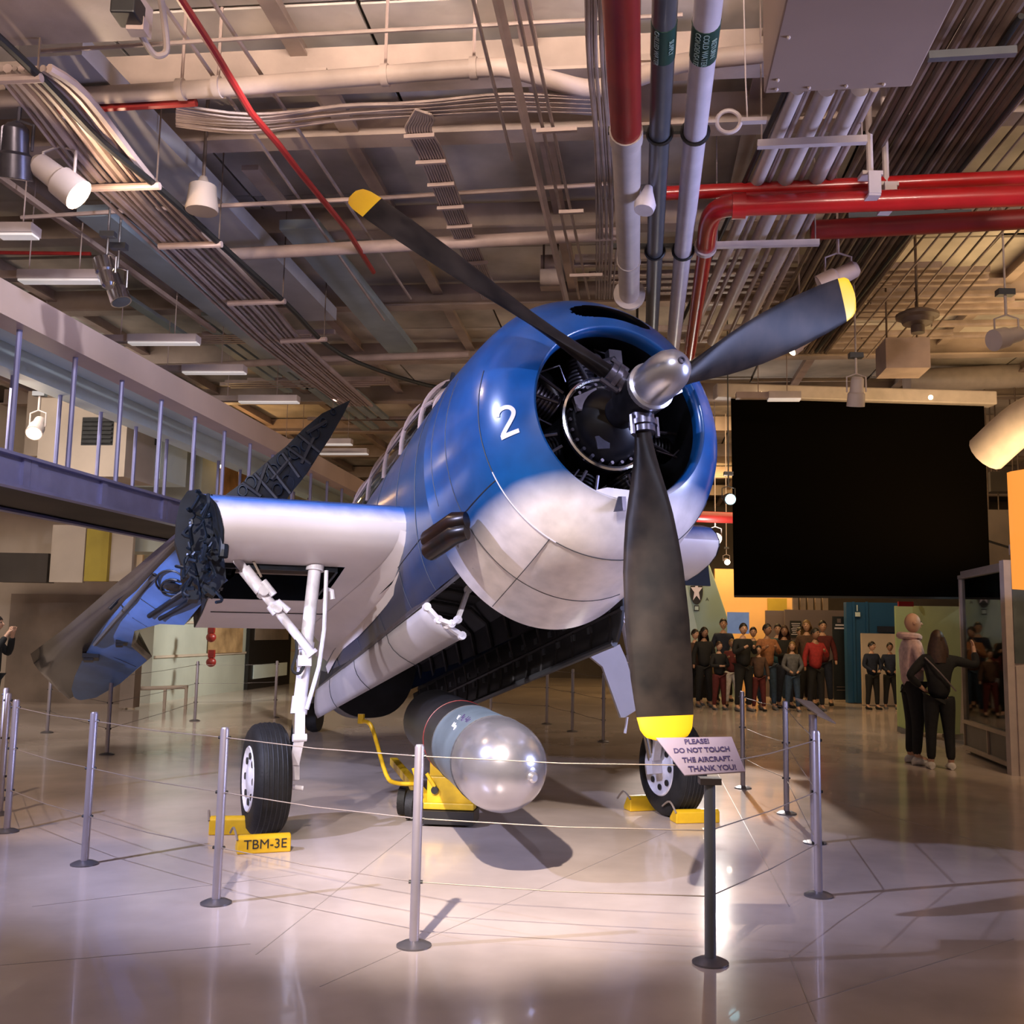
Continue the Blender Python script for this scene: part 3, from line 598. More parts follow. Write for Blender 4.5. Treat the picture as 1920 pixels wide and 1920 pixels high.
spot(az(70, 800, 4.1), az(70, 800, 4.1)+Vector((.2, -1, -.9)), 1.0, 'lit spotlight seen between the first two footbridge rods', 'lamp_glow')
lamp('spot_glow', 'POINT', az(70, 822, 4.0)+Vector((0, -.4, -.2)), 10, WARM, None, .06)
spot(at(411, 862, 20.5), at(411, 862, 20.5)+Vector((.1, -1, -.5)), 1.3, 'lit spotlight in the amber alcove behind the footbridge', 'lamp_glow')
lamp('spot_glow', 'POINT', at(411, 872, 20.0), 60, (1, .55, .2), None, .1)
spot(az(1572, 520, 4.6), az(1572, 520, 4.6)+Vector((-1.2, .3, -.6)), 1.0, 'tan spotlight right behind the tip of the right blade', 'fixture_white', 'pale_metal')
spot(az(1888, 632, 4.4), az(1888, 632, 4.4)+Vector((-.9, -.3, -.3)), 1.0, 'cream spotlight at the right edge under the ceiling', 'fixture_white', 'fixture_white')
spot(az(1606, 735, 4.1), az(1606, 735, 4.1)+Vector((.0, .3, -1)), .9, 'cream spotlight hanging over the black screen', 'fixture_white', 'fixture_white')
spot(az(1500, 645, 4.5), az(1500, 645, 4.5)+Vector((-.8, -.1, -.6)), .7, 'small cream spotlight under the right blade', 'lamp_glow_soft', 'pale_metal')
spot(az(1366, 935, 3.4), az(1366, 935, 3.4)+Vector((0, -1, -.2)), .8, 'small cyan glowing spotlight at the left of the black screen', 'lamp_blue', 'grey_pipe')
spot(at(1341, 1010, 18), at(1341, 1010, 18)+Vector((-.1, -1, -.1)), 1.0, 'dazzling white spotlight right of the cowling over the green fin', 'lamp_glow')
lamp('spot_glow', 'POINT', at(1341, 1015, 17.4), 60, WHT, None, .05)
spot(at(1362, 1052, 20), at(1362, 1052, 20)+Vector((0, -1, -.3)), .6, 'tiny lit spotlight below the dazzling one', 'lamp_glow')
c = az(380, 362, 5.1); e = empty('bell_hood', c, 'brown grey bell shaped hood hanging beside the wide flat duct', 'bell')
MB().lathe([(-.16, .13), (-.14, .135), (0, .115), (.06, .11), (.09, .05), (.14, .03)], c, UP, 20).build('shell', 'wall_brown', e, smooth=35)
MB().tube([c+UP*.13, c+UP*.9], .015, 6).build('drop_rod', 'brown_conduit', e)
c = az(1720, 590, 4.9); e = empty('round_fixture', c, 'brown ribbed round fixture hung from the right ceiling', 'ceiling fixture')
MB().lathe([(.05, .05), (.04, .14), (.02, .15), (0, .22), (-.03, .22), (-.05, .17), (-.10, .15), (-.12, .07), (-.2, .07), (-.21, .001)], c, UP, 24).build('body', 'brown_conduit', e, smooth=30)
MB().tube([c+UP*.04, Vector((c.x, c.y, 6.0))], .015, 6).build('drop_rod', 'brown_conduit', e)
vbox(1692, 672, 11.6, .5, .5, .36, 'pale_metal', 'speaker_box', 'tan box hung under the right ceiling above the black screen', 'box', hang=True)
vbox(1028, 500, 11.0, .16, .16, .22, 'pale_metal', 'junction_box', 'small pale box under the square strut', 'box', hang=True)
vbox(1032, 525, 10.8, .22, .16, .2, 'conduit', 'junction_box', 'small brown box just below the pale one', 'box', hang=True)
e = empty('camera_box', az(242, 20, 5.0), 'small dark cased camera with looped hose at the top left', 'camera')
MB().box(az(240, 18, 5.0), (.14, .16, .13)).build('case', 'black_paint', e, bevel=.01)
MB().tube(smooth_pts([az(252, 32, 5.0), az(262, 60, 4.95), az(285, 98, 4.9), (az(300, 104, 4.9)), az(312, 92, 4.95), az(308, 40, 5.05), az(300, -10, 5.1)], 5), .02, 8).build('hose', 'beam_paint', e, smooth=40)
MB().box(az(258, 50, 4.95), (.10, .08, .08)).build('bracket', 'pale_metal', e)
e = empty('smoke_cone', az(1208, 395, 4.5), 'small pale cone shaped head between the beige and grey pipes', 'detector')
MB().lathe([(0, .07), (.05, .08), (.16, .04), (.2, .03)], az(1207, 395, 4.5), (.2, .2, 1), 14).build('cone', 'white_pipe', e, smooth=35)
# far right duct work and far ceiling clutter
c1, c2 = at(1850, 850, 12.5), at(1990, 760, 11.5)
one(MB().tube(smooth_pts([c1, c1.lerp(c2, .5)+UP*.1, c2], 5), .26, 16), 'round_duct', 'beige_pipe', 'fat cream round duct at the right edge above the orange screen', 'duct', smooth=40)
one(MB().tube([at(1700, 716, 16), at(1990, 700, 16)], .2, 14), 'round_duct', 'beige_pipe', 'cream round duct crossing above the black screen', 'duct', smooth=40)
for i in range(26):
    x = 1290+((i*97) % 600); y = 520+((i*53) % 170)
    a = az(x, y-40, 5.56)
    one(MB().bar(a-B*random.uniform(.5, 1.8), a+B*random.uniform(.5, 1.8), .07, .07), 'far_strut', 'conduit', 'short strut in the clutter under the far right ceiling', 'strut', 'far right ceiling struts')
for i in range(26):
    x = 300+((i*83) % 480); y = 600+((i*41) % 250)
    a = az(x, y, 5.56)
    if a.y > 19: a = a*(19/a.y); a.z = 5.56
    if i % 2: one(MB().bar(a-B*random.uniform(.5, 1.6), a+B*random.uniform(.5, 1.6), .06, .06), 'far_strut', 'pale_metal', 'short strut in the clutter under the far left ceiling', 'strut', 'far left ceiling struts')
    else: one(MB().bar(a-A*random.uniform(.8, 2.5), a+A*random.uniform(.8, 2.5), .14, .05), 'far_tray', 'cool_grey', 'pale tray in the clutter under the far left ceiling', 'cable tray', 'far left ceiling trays')
# black screen
e = empty('projection_screen', at(1615, 1120, 14), 'large black projection screen hung under a cream casing', 'screen')
sc = [at(1371, 747, 14), at(1845, 760, 14.3), at(1858, 1122, 14.3), at(1377, 1118, 14)]
MB().prism(sc, (0, .03, 0)).build('screen_cloth', 'screen_black', e)
t0, t1 = at(1340, 734, 14), at(1862, 749, 14.3)
MB().bar(t0, t1, .24, .20).build('casing', 'beige_pipe', e, bevel=.02)
MB().bar(sc[3], sc[2], .03, .03).build('bottom_batten', 'black_paint', e)
for x in (1428, 1745): MB().sphere(at(x, 737+(x-1340)*.02, 13.84), .035, 10).build('casing_lamp', 'lamp_glow_soft', e)
one(MB().prism([at(1895, 884, 9.8), at(1990, 868, 9.8), at(1995, 1110, 9.8), at(1905, 1104, 9.8)], (0, .08, 0)), 'glowing_screen', 'orange_screen', 'bright orange lit screen cut off at the right edge', 'screen')
# ------------------------------------------------------------------ the aircraft, in its own frame: x forward, y starboard, z up, origin at the propeller hub
azr, elr = math.radians(22.1), math.radians(11.67)
e1 = Vector((math.sin(azr)*math.cos(elr), -math.cos(azr)*math.cos(elr), math.sin(elr)))
e2 = Vector((-math.cos(azr), -math.sin(azr), 0)); e3 = e2.cross(e1)
if e3.z < 0: e3 = -e3
HUB = Vector((0.617, 5.75, 2.903))
AF = Matrix(((e1.x, e2.x, e3.x, HUB.x), (e1.y, e2.y, e3.y, HUB.y), (e1.z, e2.z, e3.z, HUB.z), (0, 0, 0, 1)))
AI = AF.inverted()
def P3(x, y, z): return AF @ Vector((x, y, z))
def onx(px, py, X):                 # local point at station X seen at a pixel
    d = ray(px, py); t = (X-(CAM-HUB).dot(e1))/d.dot(e1); return AI @ (CAM+d*t)
def onY(px, py, Y):
    d = ray(px, py); t = (Y-(CAM-HUB).dot(e2))/d.dot(e2); return AI @ (CAM+d*t)
ac = empty('torpedo_bomber', (-.37, 8.1, 0), 'blue and white folded-wing propeller aircraft with number 2 on its cowling', 'aircraft')
def ab(mb, name, m, parent=ac, **k):
    # keep the airframe frame so that paint is fixed to the airframe
    k.setdefault('smooth', 35); return mb.build(name, m, parent, wm=AF, **k)
CXs = [.24, .27, .36, .5, .75, 1.1, 1.5]; CR = [.575, .635, .71, .77, .825, .86, .875]
def crad(x): return float(np.interp(-x, CXs, CR))
def csurf(x, th, r=None):
    r = crad(x) if r is None else r; s = math.sin(th)
    u_ = float(np.interp(-x, [.24, .6, 1.5], [1, 1.12, 1.2])); dn = float(np.interp(-x, [.24, .6, 1.5], [1, 1.05, 1.23]))
    return Vector((x, r*math.cos(th), r*s*(u_ if s > 0 else dn)))
NT = 288
lin0 = lambda a, b, n: [a+(b-a)*i/n for i in range(n+1)]
rows = []
ths = [2*PI*j/NT for j in range(NT)]
inner = [(-.335, .548), (-.30, .548), (-.27, .551), (-.25, .560), (-.242, .570), (-.24, .577)]
outer = [-.241]+[-.241-.0035*i for i in range(1, 30)]+[-.35-.01*i for i in range(0, 14)]+[-.5, -.56, -.62, -.68, -.75, -.82, -.9, -1.0, -1.1, -1.25, -1.4, -1.5]
for x, r in inner: rows.append([csurf(x, t, r) if x > -.3 else Vector((x, r*math.cos(t), r*math.sin(t))) for t in ths])
ni = len(rows)
def smr(x):   # smooth lip profile
    t = (-x-.24)
    return .575+.30*(1-math.exp(-t/.16))*(1+.02*t)
for x in outer:
    row = []
    for t in ths: row.append(csurf(x, t, smr(x)))
    rows.append(row)
def slot(i, j):                         # carburettor intake slot in the upper lip
    if i < ni: return False
    t = ths[j]+PI/NT; x = outer[i-ni]
    dt = (t-(PI/2+.06))/.40; p_ = csurf(x, t, smr(x)); r = math.hypot(p_.y, p_.z); dr = (r-.728)/(.072*(max(0, 1-dt**4))**.5+1e-6)
    return abs(dt) < 1 and abs(dr) < 1 and x > -.62
cowl = ab(MB().grid(rows, closed=True, skip=slot), 'engine_cowling', 'cowl_scheme', smooth=60)
ab(MB().grid([[Vector((x, r*math.cos(t), r*math.sin(t))) for t in ths] for x, r in ((-.335, .548), (-.5, .575), (-.7, .61), (-.95, .625))], closed=True), 'cowl_liner', 'engine_black', cowl)
# dark duct behind the slot
tt = [PI/2+.06-.46+.92*k/20 for k in range(21)]
ab(MB().grid([[csurf(-.30, t, .60) for t in tt], [csurf(-.62, t, .63) for t in tt], [csurf(-.70, t, .74) for t in tt]]), 'intake_duct', 'engine_black', cowl)
# oil cooler inlet in the lower lip
pts = [onx(x, y, -.36) for x, y in ((1088, 933), (1110, 962), (1140, 975), (1172, 972), (1172, 925), (1130, 920))]
ab(MB().prism([p+Vector((.10, 0, 0)) for p in pts[:1]]+[p+Vector((.06, 0, 0)) for p in pts[1:]], (-.12, 0, 0)), 'lower_inlet', 'white_paint', cowl)
ab(MB().prism([onx(x, y, -.24) for x, y in ((1150, 960), (1172, 958), (1172, 932), (1158, 932))], (.012, 0, 0)), 'inlet_shadow', 'engine_grey', cowl)
# seams lie in the surface as thin recessed strips
def seam(fn, ts, name='panel_seam', m='seam', r=.0035): return ab(MB().tube([fn(t) for t in ts], r, 4), name, m, cowl)
lin = lambda a, b, n: [a+(b-a)*i/n for i in range(n+1)]
seam(lambda t: csurf(-.52, t, smr(-.52)+.001), lin(-.42, .35, 20))
seam(lambda t: csurf(-.52, t, smr(-.52)+.002), lin(-1.1, -.42, 20), m='seam_light', r=.004)
seam(lambda t: csurf(-.52, t, smr(-.52)+.001), lin(-2.6, -1.1, 20))
seam(lambda t: csurf(-1.02, t, smr(-1.02)+.001), lin(-1.9, .5, 30))
for th in (-.48, -1.05): seam(lambda x: csurf(x, th, smr(x)+.001), lin(-.52, -1.48, 14))
seam(lambda t: csurf(-1.32, t, smr(-1.32)+.001), lin(-.3, .6, 12), r=.003)
# number 2 on the starboard cowling, bent onto the surface
def bend(v):
    t = math.atan2(v.z, v.y); x = v.x; return csurf(x, t, smr(x)+.004)
arc_x = [-.241-.001*i for i in range(1200)]; arc_s = [0.]
for i in range(1, 1200): arc_s.append(arc_s[-1]+math.hypot(.001, smr(arc_x[i])-smr(arc_x[i-1])))
def bend2(s0, th0):
    def f_(v):                          # v.x runs forward, v.z up, both in metres on the skin
        x = float(np.interp(s0-v.x, arc_s, arc_x)); t = th0+v.z/.74; return csurf(x, t, smr(x)+.006)
    return f_
ctr = None; best = 9e9
for xi in np.linspace(-.28, -1.0, 60):
    for th in np.linspace(-.6, .6, 60):
        p = AF @ csurf(xi, th, smr(xi)); d = p-CAM; z = d.dot(fw); px, py = CX+F*d.dot(rt)/z, CY-F*d.dot(up)/z
        e_ = (px-950)**2+(py-792)**2
        if e_ < best: best = e_; ctr = (xi, th)
s2 = float(np.interp(-ctr[0], [-q for q in arc_x], arc_s)); prj = bend2(s2, ctr[1])
cl = [(-.055, .045), (-.050, .066), (-.030, .085), (0, .092), (.030, .084), (.048, .062), (.048, .038), (.034, .012), (.010, -.016), (-.020, -.045), (-.046, -.070)]
cl = smooth_pts([Vector((x, 0, z)) for x, z in cl], 6); k = MB(); rows_ = []
for i_, p_ in enumerate(cl):
    d_ = (cl[min(i_+1, len(cl)-1)]-cl[max(i_-1, 0)]).normalized(); n_ = Vector((-d_.z, 0, d_.x))
    rows_.append([prj(p_+n_*q) for q in (-.0135, -.005, .005, .0135)])
k.grid(rows_); k.grid([[prj(Vector((-.060+.120*u/12, 0, -.092+v))) for u in range(13)] for v in (0, .009, .018, .027)])
two = ab(k, 'number_two', 'white_print', cowl, smooth=None)
two['label'] = 'white numeral 2'
# rear plug behind engine
ab(MB().lathe([(0, .62), (.02, .62)], (-.95, 0, 0), (-1, 0, 0), 40), 'firewall', 'engine_black', cowl)
# engine
en = ab(MB().lathe([(-.28, .001), (-.27, .10), (-.31, .17), (-.38, .23), (-.45, .262), (-.56, .28), (-.75, .30), (-.9, .30)][::-1], (0, 0, 0), (1, 0, 0), 36), 'engine', 'engine_black')
ab(MB().tube([Vector((-.44, .30*math.cos(t), .30*math.sin(t))) for t in lin(0, 2*PI, 47)[:-1]], .019, 8, closed=True), 'ignition_ring', 'chrome', en, label='bright metal ring')
k = MB()
for i in range(24):
    t = 2*PI*i/24; k.tube([(-.47, .262*math.cos(t), .262*math.sin(t)), (-.42, .262*math.cos(t), .262*math.sin(t))], .012, 6)
ab(k, 'crankcase_bolts', 'engine_grey', en, kind='stuff')
for i in range(7):
    t = 2*PI*(i+.5)/7+.1; c_, s_ = math.cos(t), math.sin(t); d = Vector((0, c_, s_)); k = MB(); prof = []
    for q in range(9): prof += [(.30+q*.025, .072), (.306+q*.025, .092), (.318+q*.025, .092), (.322+q*.025, .072)]
    k.lathe(prof+[(.53, .085), (.56, .06)], (-.66, 0, 0), d, 16); ab(k, 'cylinder', 'engine_grey' if i in (0, 1, 2) else 'engine_black', en)
    k = MB(); sd = Vector((0, -s_, c_))
    for o_ in (-.04, .04): k.tube([Vector((-.50, 0, 0))+d*.33+sd*o_, Vector((-.55, 0, 0))+d*.55+sd*o_*2.1], .011, 7)
    ab(k, 'pushrod_tube', 'engine_grey', en)
    ab(MB().tube([Vector((-.47, 0, 0))+d*.36+sd*.1, Vector((-.42, 0, 0))+d*.45+sd*.14, Vector((-.5, 0, 0))+d*.54+sd*.05], .006, 5), 'ignition_lead', 'engine_grey', en)
    t2 = t+PI/7; d2 = Vector((0, math.cos(t2), math.sin(t2)))
    k = MB(); k.lathe([(.33, .07), (.40, .085), (.5, .085), (.55, .06)], (-.8, 0, 0), d2, 12); ab(k, 'rear_cylinder', 'engine_black', en)
ab(MB().sphere((-.42, .06, .42), .045, 12).tube([(-.42, .02, .40), (-.42, -.08, .44)], .03, 8).box((-.43, -.08, .46), (.06, .09, .09)), 'governor', 'engine_grey', en)
ab(MB().prism([(-.36, .26, .12), (-.36, .10, .20), (-.36, .06, .06), (-.36, .24, .03)], (-.03, 0, 0)), 'crankcase_plate', 'engine_grey', en)
ab(MB().prism([(-.335, .15, -.14), (-.335, .05, -.12), (-.335, .06, -.21), (-.335, .14, -.22)], (.008, 0, 0)), 'data_plate', 'engine_grey', en)
# propeller
pr = ab(MB().lathe([(-.30, .10), (-.12, .11), (-.10, .14), (.10, .14), (.12, .12)], (0, 0, 0), (1, 0, 0), 28), 'propeller_hub', 'engine_black')
ab(MB().lathe([(.08, .135), (.12, .145), (.14, .145), (.15, .128), (.28, .128), (.36, .118), (.42, .095), (.455, .06), (.472, .02), (.474, .001)], (0, 0, 0), (1, 0, 0), 36), 'spinner_dome', 'brushed_alu', pr)
ab(MB().lathe([(.468, .022), (.485, .02), (.487, .012), (.478, .01)], (0, 0, 0), (1, 0, 0), 12), 'dome_nut', 'engine_grey', pr)
PH = .021
for j in range(3):
    a = PH+j*2*PI/3; d = Vector((0, math.sin(a), -math.cos(a))); tg = Vector((1, 0, 0)).cross(d); R = 1.98
    def sec(r):
        s = (r-.2)/(R-.2); beta = math.radians(60-37*max(0, min(1, s))**.75)
        ch = float(np.interp(r, [.16, .28, .45, .7, 1.0, 1.35, 1.65, 1.85, 1.93, 1.965, 1.98], [.09, .10, .16, .27, .335, .35, .33, .30, .27, .21, .10]))
        th = float(np.interp(r, [.16, .28, .45, .7, 1.0, 1.6, 1.98], [.09, .095, .085, .055, .04, .022, .012]))
        c = tg*math.cos(beta)-Vector((1, 0, 0))*math.sin(beta); n = d.cross(c).normalized(); ring = []
        for q in range(20):
            u = 2*PI*q/20; ring.append(d*r+c*(ch/2*math.cos(u)+.03*ch)+n*(th/2*math.sin(u)*(1+.25*math.cos(u))))
        return ring
    ry = 1.98*.936
    rr = [.16, .22, .3, .4, .5, .62, .75, .9, 1.05, 1.2, 1.35, 1.5, 1.65, 1.76, ry]
    bl = ab(MB().grid([sec(r) for r in rr], closed=True), 'propeller_blade', 'prop_black')
    k = MB().grid([sec(r) for r in (ry, 1.89, 1.92, 1.945, 1.962, 1.973, 1.98)], closed=True); n0 = len(k.v)
    k.f.append(tuple(range(n0-20, n0))); ab(k, 'blade_tip', 'prop_yellow', bl, label='yellow tip')
    ab(MB().tube([d*.10, d*.24], .07, 16).tube([d*.17, d*.20], .085, 16), 'blade_clamp', 'engine_grey', bl)
    c = d*.2+Vector((.02, 0, 0)); ab(MB().tube([c+tg*.08-d*.06, c+tg*.08+d*.06], .015, 6), 'clamp_bolt', 'engine_grey', bl); ab(MB().tube([c-tg*.08-d*.06, c-tg*.08+d*.06], .015, 6), 'clamp_bolt', 'engine_grey', bl)
# fuselage
fst = [(-1.42, .80, .98, -.98), (-1.9, .80, 1.02, -1.0), (-2.5, .77, 1.08, -1.02), (-3.3, .72, 1.12, -1.03), (-4.2, .70, 1.14, -1.04), (-5.4, .67, 1.15, -1.05), (-6.6, .62, 1.12, -1.06), (-7.4, .56, 1.05, -.98), (-8.6, .44, .95, -.6), (-10, .28, .85, -.25), (-11.6, .10, .75, .25)]
def fus(x, t):
    xs = [-s[0] for s in fst]; w_ = float(np.interp(-x, xs, [s[1] for s in fst])); zt = float(np.interp(-x, xs, [s[2] for s in fst])); zb = float(np.interp(-x, xs, [s[3] for s in fst]))
    zc = 0.02*0+(-.05); c, s = math.cos(t), math.sin(t); n = 2.5
    rr_ = (abs(c)**n+abs(s)**n)**(-1/n); return Vector((x, w_*rr_*c, zc+rr_*s*((zt-zc) if s > 0 else (zc-zb))))
def hinge_t(x):                       # angle where the bay edge (z=-.70) sits
    lo, hi = -PI/2+.02, 0
    for _ in range(30):
        m_ = (lo+hi)/2
        if fus(x, m_).z < -.70: lo = m_
        else: hi = m_
    return lo
xs = [-1.42, -1.46, -1.7, -1.9, -2.2, -2.5, -2.9, -3.3, -3.8, -4.2, -4.8, -5.4, -6, -6.6, -6.95]
rows = []
for x in xs:
    h_ = hinge_t(x); rows.append([fus(x, t) for t in lin(h_, PI-h_, 64)])
fu = ab(MB().grid(rows), 'fuselage', 'fuselage_gradient', smooth=60)
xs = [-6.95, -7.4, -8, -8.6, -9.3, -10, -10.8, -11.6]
ab(MB().grid([[fus(x, 2*PI*j/64) for j in range(64)] for x in xs], closed=True), 'rear_fuselage', 'fuselage_gradient', smooth=60)
ab(MB().prism([fus(-6.95, 2*PI*j/64) for j in range(64)], (.03, 0, 0)), 'bay_bulkhead', 'bay_dark', fu)
ab(MB().prism([fus(-1.5, t)*1.0 for t in lin(hinge_t(-1.5), PI-hinge_t(-1.5), 40)], (.03, 0, 0)), 'front_bulkhead', 'bay_dark', fu)
for sx, sm in ((-2.05, 'seam'), (-2.75, 'seam'), (-3.7, 'seam'), (-4.7, 'seam'), (-5.8, 'seam')):
    ab(MB().tube([fus(sx, t)*1.0+Vector((0, .002*math.cos(t), .002)) for t in lin(hinge_t(sx), .9, 20)], .003, 4), 'panel_seam', 'seam', fu)
ab(MB().tube([fus(x, -.30)+Vector((0, .002, 0)) for x in lin(-1.55, -6.9, 12)], .003, 4), 'panel_seam', 'seam', fu)
# bomb bay: dark roof with frames, hinge rails, doors
rf = ab(MB().grid([[Vector((x, y, z)) for y, z in ((.60, -.70), (.56, -.45), (.4, -.28), (0, -.22), (-.4, -.28), (-.56, -.45), (-.60, -.70))] for x in lin(-1.5, -6.95, 10)]), 'bomb_bay_roof', 'bay_dark', smooth=None)
for x in lin(-1.9, -6.7, 10): ab(MB().tube([(x, .58, -.68), (x, .54, -.45), (x, .38, -.31), (x, 0, -.25), (x, -.38, -.31), (x, -.54, -.45), (x, -.58, -.68)], .022, 6), 'bay_frame', 'bay_rib', rf)
for s_ in (1, -1):
    ab(MB().bar((-1.5, s_*.635, -.695), (-6.95, s_*.60, -.695), .03, .035), 'hinge_rail', 'engine_grey' if s_ > 0 else 'bay_rib', fu)
    outx = 1 if s_ > 0 else -1
    # door hangs from the hinge rail, bottom edge turned inwards
    top, mid, bot = (.625, -.72), (.60, -.93), (.50, -1.13)
    yz = [(.625, -.72), (.60, -.785), (.545, -.845), (.47, -.895), (.385, -.93), (.31, -.955)] if s_ > 0 else [(.60, -.72), (.63, -.86), (.63, -1.0), (.61, -1.12)]
    x0, x1 = (-2.45, -6.95) if s_ > 0 else (-1.55, -7.1)
    yz2 = [(.625, -.70), (.635, -.77), (.64, -.84), (.64, -.90), (.63, -.96), (.60, -1.02)] if s_ > 0 else yz
    def dyz(x):
        t = (x-x0)/(x1-x0); return [(a_[0]*(1-t)+b_[0]*t, a_[1]*(1-t)+b_[1]*t) for a_, b_ in zip(yz, yz2)]
    rows = [[Vector((x - (.22*(i/len(yz)) if s_ < 0 else 0), s_*y, z)) for i, (y, z) in enumerate(dyz(x))] for x in lin(x0, x1, 24)]
    dd_ = ab(MB().grid(rows), 'bomb_bay_door', 'door_white' if s_ > 0 else 'bay_dark', label='white starboard door panel' if s_ > 0 else 'port door seen from its dark inside', smooth=60)
    md = dd_.modifiers.new('thick', 'SOLIDIFY'); md.thickness = .03
    if s_ < 0:
        for x in lin(-1.8, -6.8, 15): ab(MB().tube([(x, s_*(y-.03), z) for y, z in yz], .016, 5), 'door_rib', 'bay_rib', dd_)
        ab(MB().tube([(x, s_*.60, -.90) for x in lin(-1.6, -7.0, 3)], .018, 6), 'door_stringer', 'bay_rib', dd_)
        ab(MB().tube([(x, s_*.59, -1.125) for x in lin(-1.75, -7.1, 3)], .028, 8), 'door_lower_rail', 'grey_pipe', dd_, label='grey lower edge rail')
        k = MB()
        for i, x in enumerate(lin(-2.0, -6.6, 30)): k.box((x, s_*.595, -.83-.12*(i % 2)), (.07, .015, .05))
        ab(k, 'door_fittings', 'grey_pipe', dd_, kind='stuff')
    else:
        for x in (-3.6, -4.9, -6.1): ab(MB().tube([(x, y+.004, z-.002) for y, z in dyz(x)], .003, 4), 'door_seam', 'seam', dd_)
# hinge arms at the front of the bay
def arm(pts, w_, m='white_gear', X=-2.3, par=None, th=.05):
    P = [onx(x, y, X) for x, y in pts]; k = MB()
    for p, q in zip(P, P[1:]): k.bar(p, q, w_, th, upv=(1, 0, 0))
    for p in P: k.tube([p-Vector((w_*.6, 0, 0)), p+Vector((w_*.6, 0, 0))], th*.62, 12)
    return ab(k, 'door_hinge_arm', m, par or ac, smooth=30)
arm([(800, 1138), (822, 1162), (846, 1170), (858, 1162), (878, 1105)], .03, X=-2.3)
arm([(836, 1172), (866, 1192)], .03, X=-2.35)
arm([(1146, 1122), (1172, 1162), (1182, 1178), (1184, 1215)], .03, X=-1.75)
arm([(1150, 1118), (1178, 1160)], .02, X=-1.78, m='grey_pipe')
# exhaust stack
ex0, ex1 = Vector((-.86, .83, -.575)), Vector((-1.28, .87, -.585))
k = MB()
for dz, rr_ in ((0.028, .068), (-.045, .064)):
    k.tube([ex0+Vector((0, -.02, dz)), ex0.lerp(ex1, .12)+Vector((0, .03, dz)), ex1+Vector((0, .05, dz))], [rr_*.8, rr_, rr_*1.02], 16, cap=True)
exo = ab(k, 'exhaust_stack', 'exhaust', smooth=40)
ab(MB().tube([ex0.lerp(ex1, .42)+Vector((0, .03, .06)), ex0.lerp(ex1, .42)+Vector((0, .07, -.02)), ex0.lerp(ex1, .42)+Vector((0, .03, -.1))], .012, 6), 'clamp_band', 'engine_grey', exo)
ab(MB().prism([csurf(-.86, t, smr(-.86)-.03) for t in (-.55, -.84)]+[csurf(-1.3, t, .86) for t in (-.80, -.58)], (0, .03, 0)), 'exhaust_recess', 'engine_grey', exo)
# canopy
cst = [(-2.35, .40, 1.04), (-2.7, .42, 1.28), (-3.1, .43, 1.52), (-3.5, .43, 1.60), (-4.3, .43, 1.64), (-5.2, .43, 1.64), (-6.2, .42, 1.62), (-7.2, .40, 1.55), (-7.9, .34, 1.35)]
def can(x, t):
    xs = [-s[0] for s in cst]; w_ = float(np.interp(-x, xs, [s[1] for s in cst])); zt = float(np.interp(-x, xs, [s[2] for s in cst]))
    return Vector((x, w_*math.cos(t)*(1-.12*math.sin(t)), 1.0+(zt-1.0)*math.sin(t)**.8 if math.sin(t) > 0 else 1.0))
cn = ab(MB().grid([[can(x, t) for t in lin(0, PI, 20)] for x in lin(-2.35, -7.9, 24)]), 'canopy_glass', 'case_glass', smooth=60)
for x in (-2.7, -3.1, -3.75, -4.4, -5.1, -5.9, -6.7, -7.4): ab(MB().tube([can(x, t)*1.0 for t in lin(0, PI, 20)], .022, 6), 'canopy_frame', 'pale_metal', cn)
for t in (.35, PI/2, PI-.35): ab(MB().tube([can(x, t) for x in lin(-2.7, -7.6, 20)], .018, 6), 'canopy_frame', 'pale_metal', cn)
ab(MB().box((-3.7, 0, 1.15), (.12, .42, .6)).box((-5.1, 0, 1.1), (.12, .42, .5)), 'seat_back', 'wing_dark', cn)
ab(MB().tube([onx(826, 745, -3.0), onx(845, 722, -3.0)], .05, 8).tube([onx(845, 722, -3.0), onx(850, 700, -3.0)], .02, 6), 'gun_sight', 'black_paint', cn)
ab(MB().tube([can(-2.75, t) for t in lin(.2, PI-.2, 14)], .03, 8), 'windscreen_bow', 'cable_tan', cn)
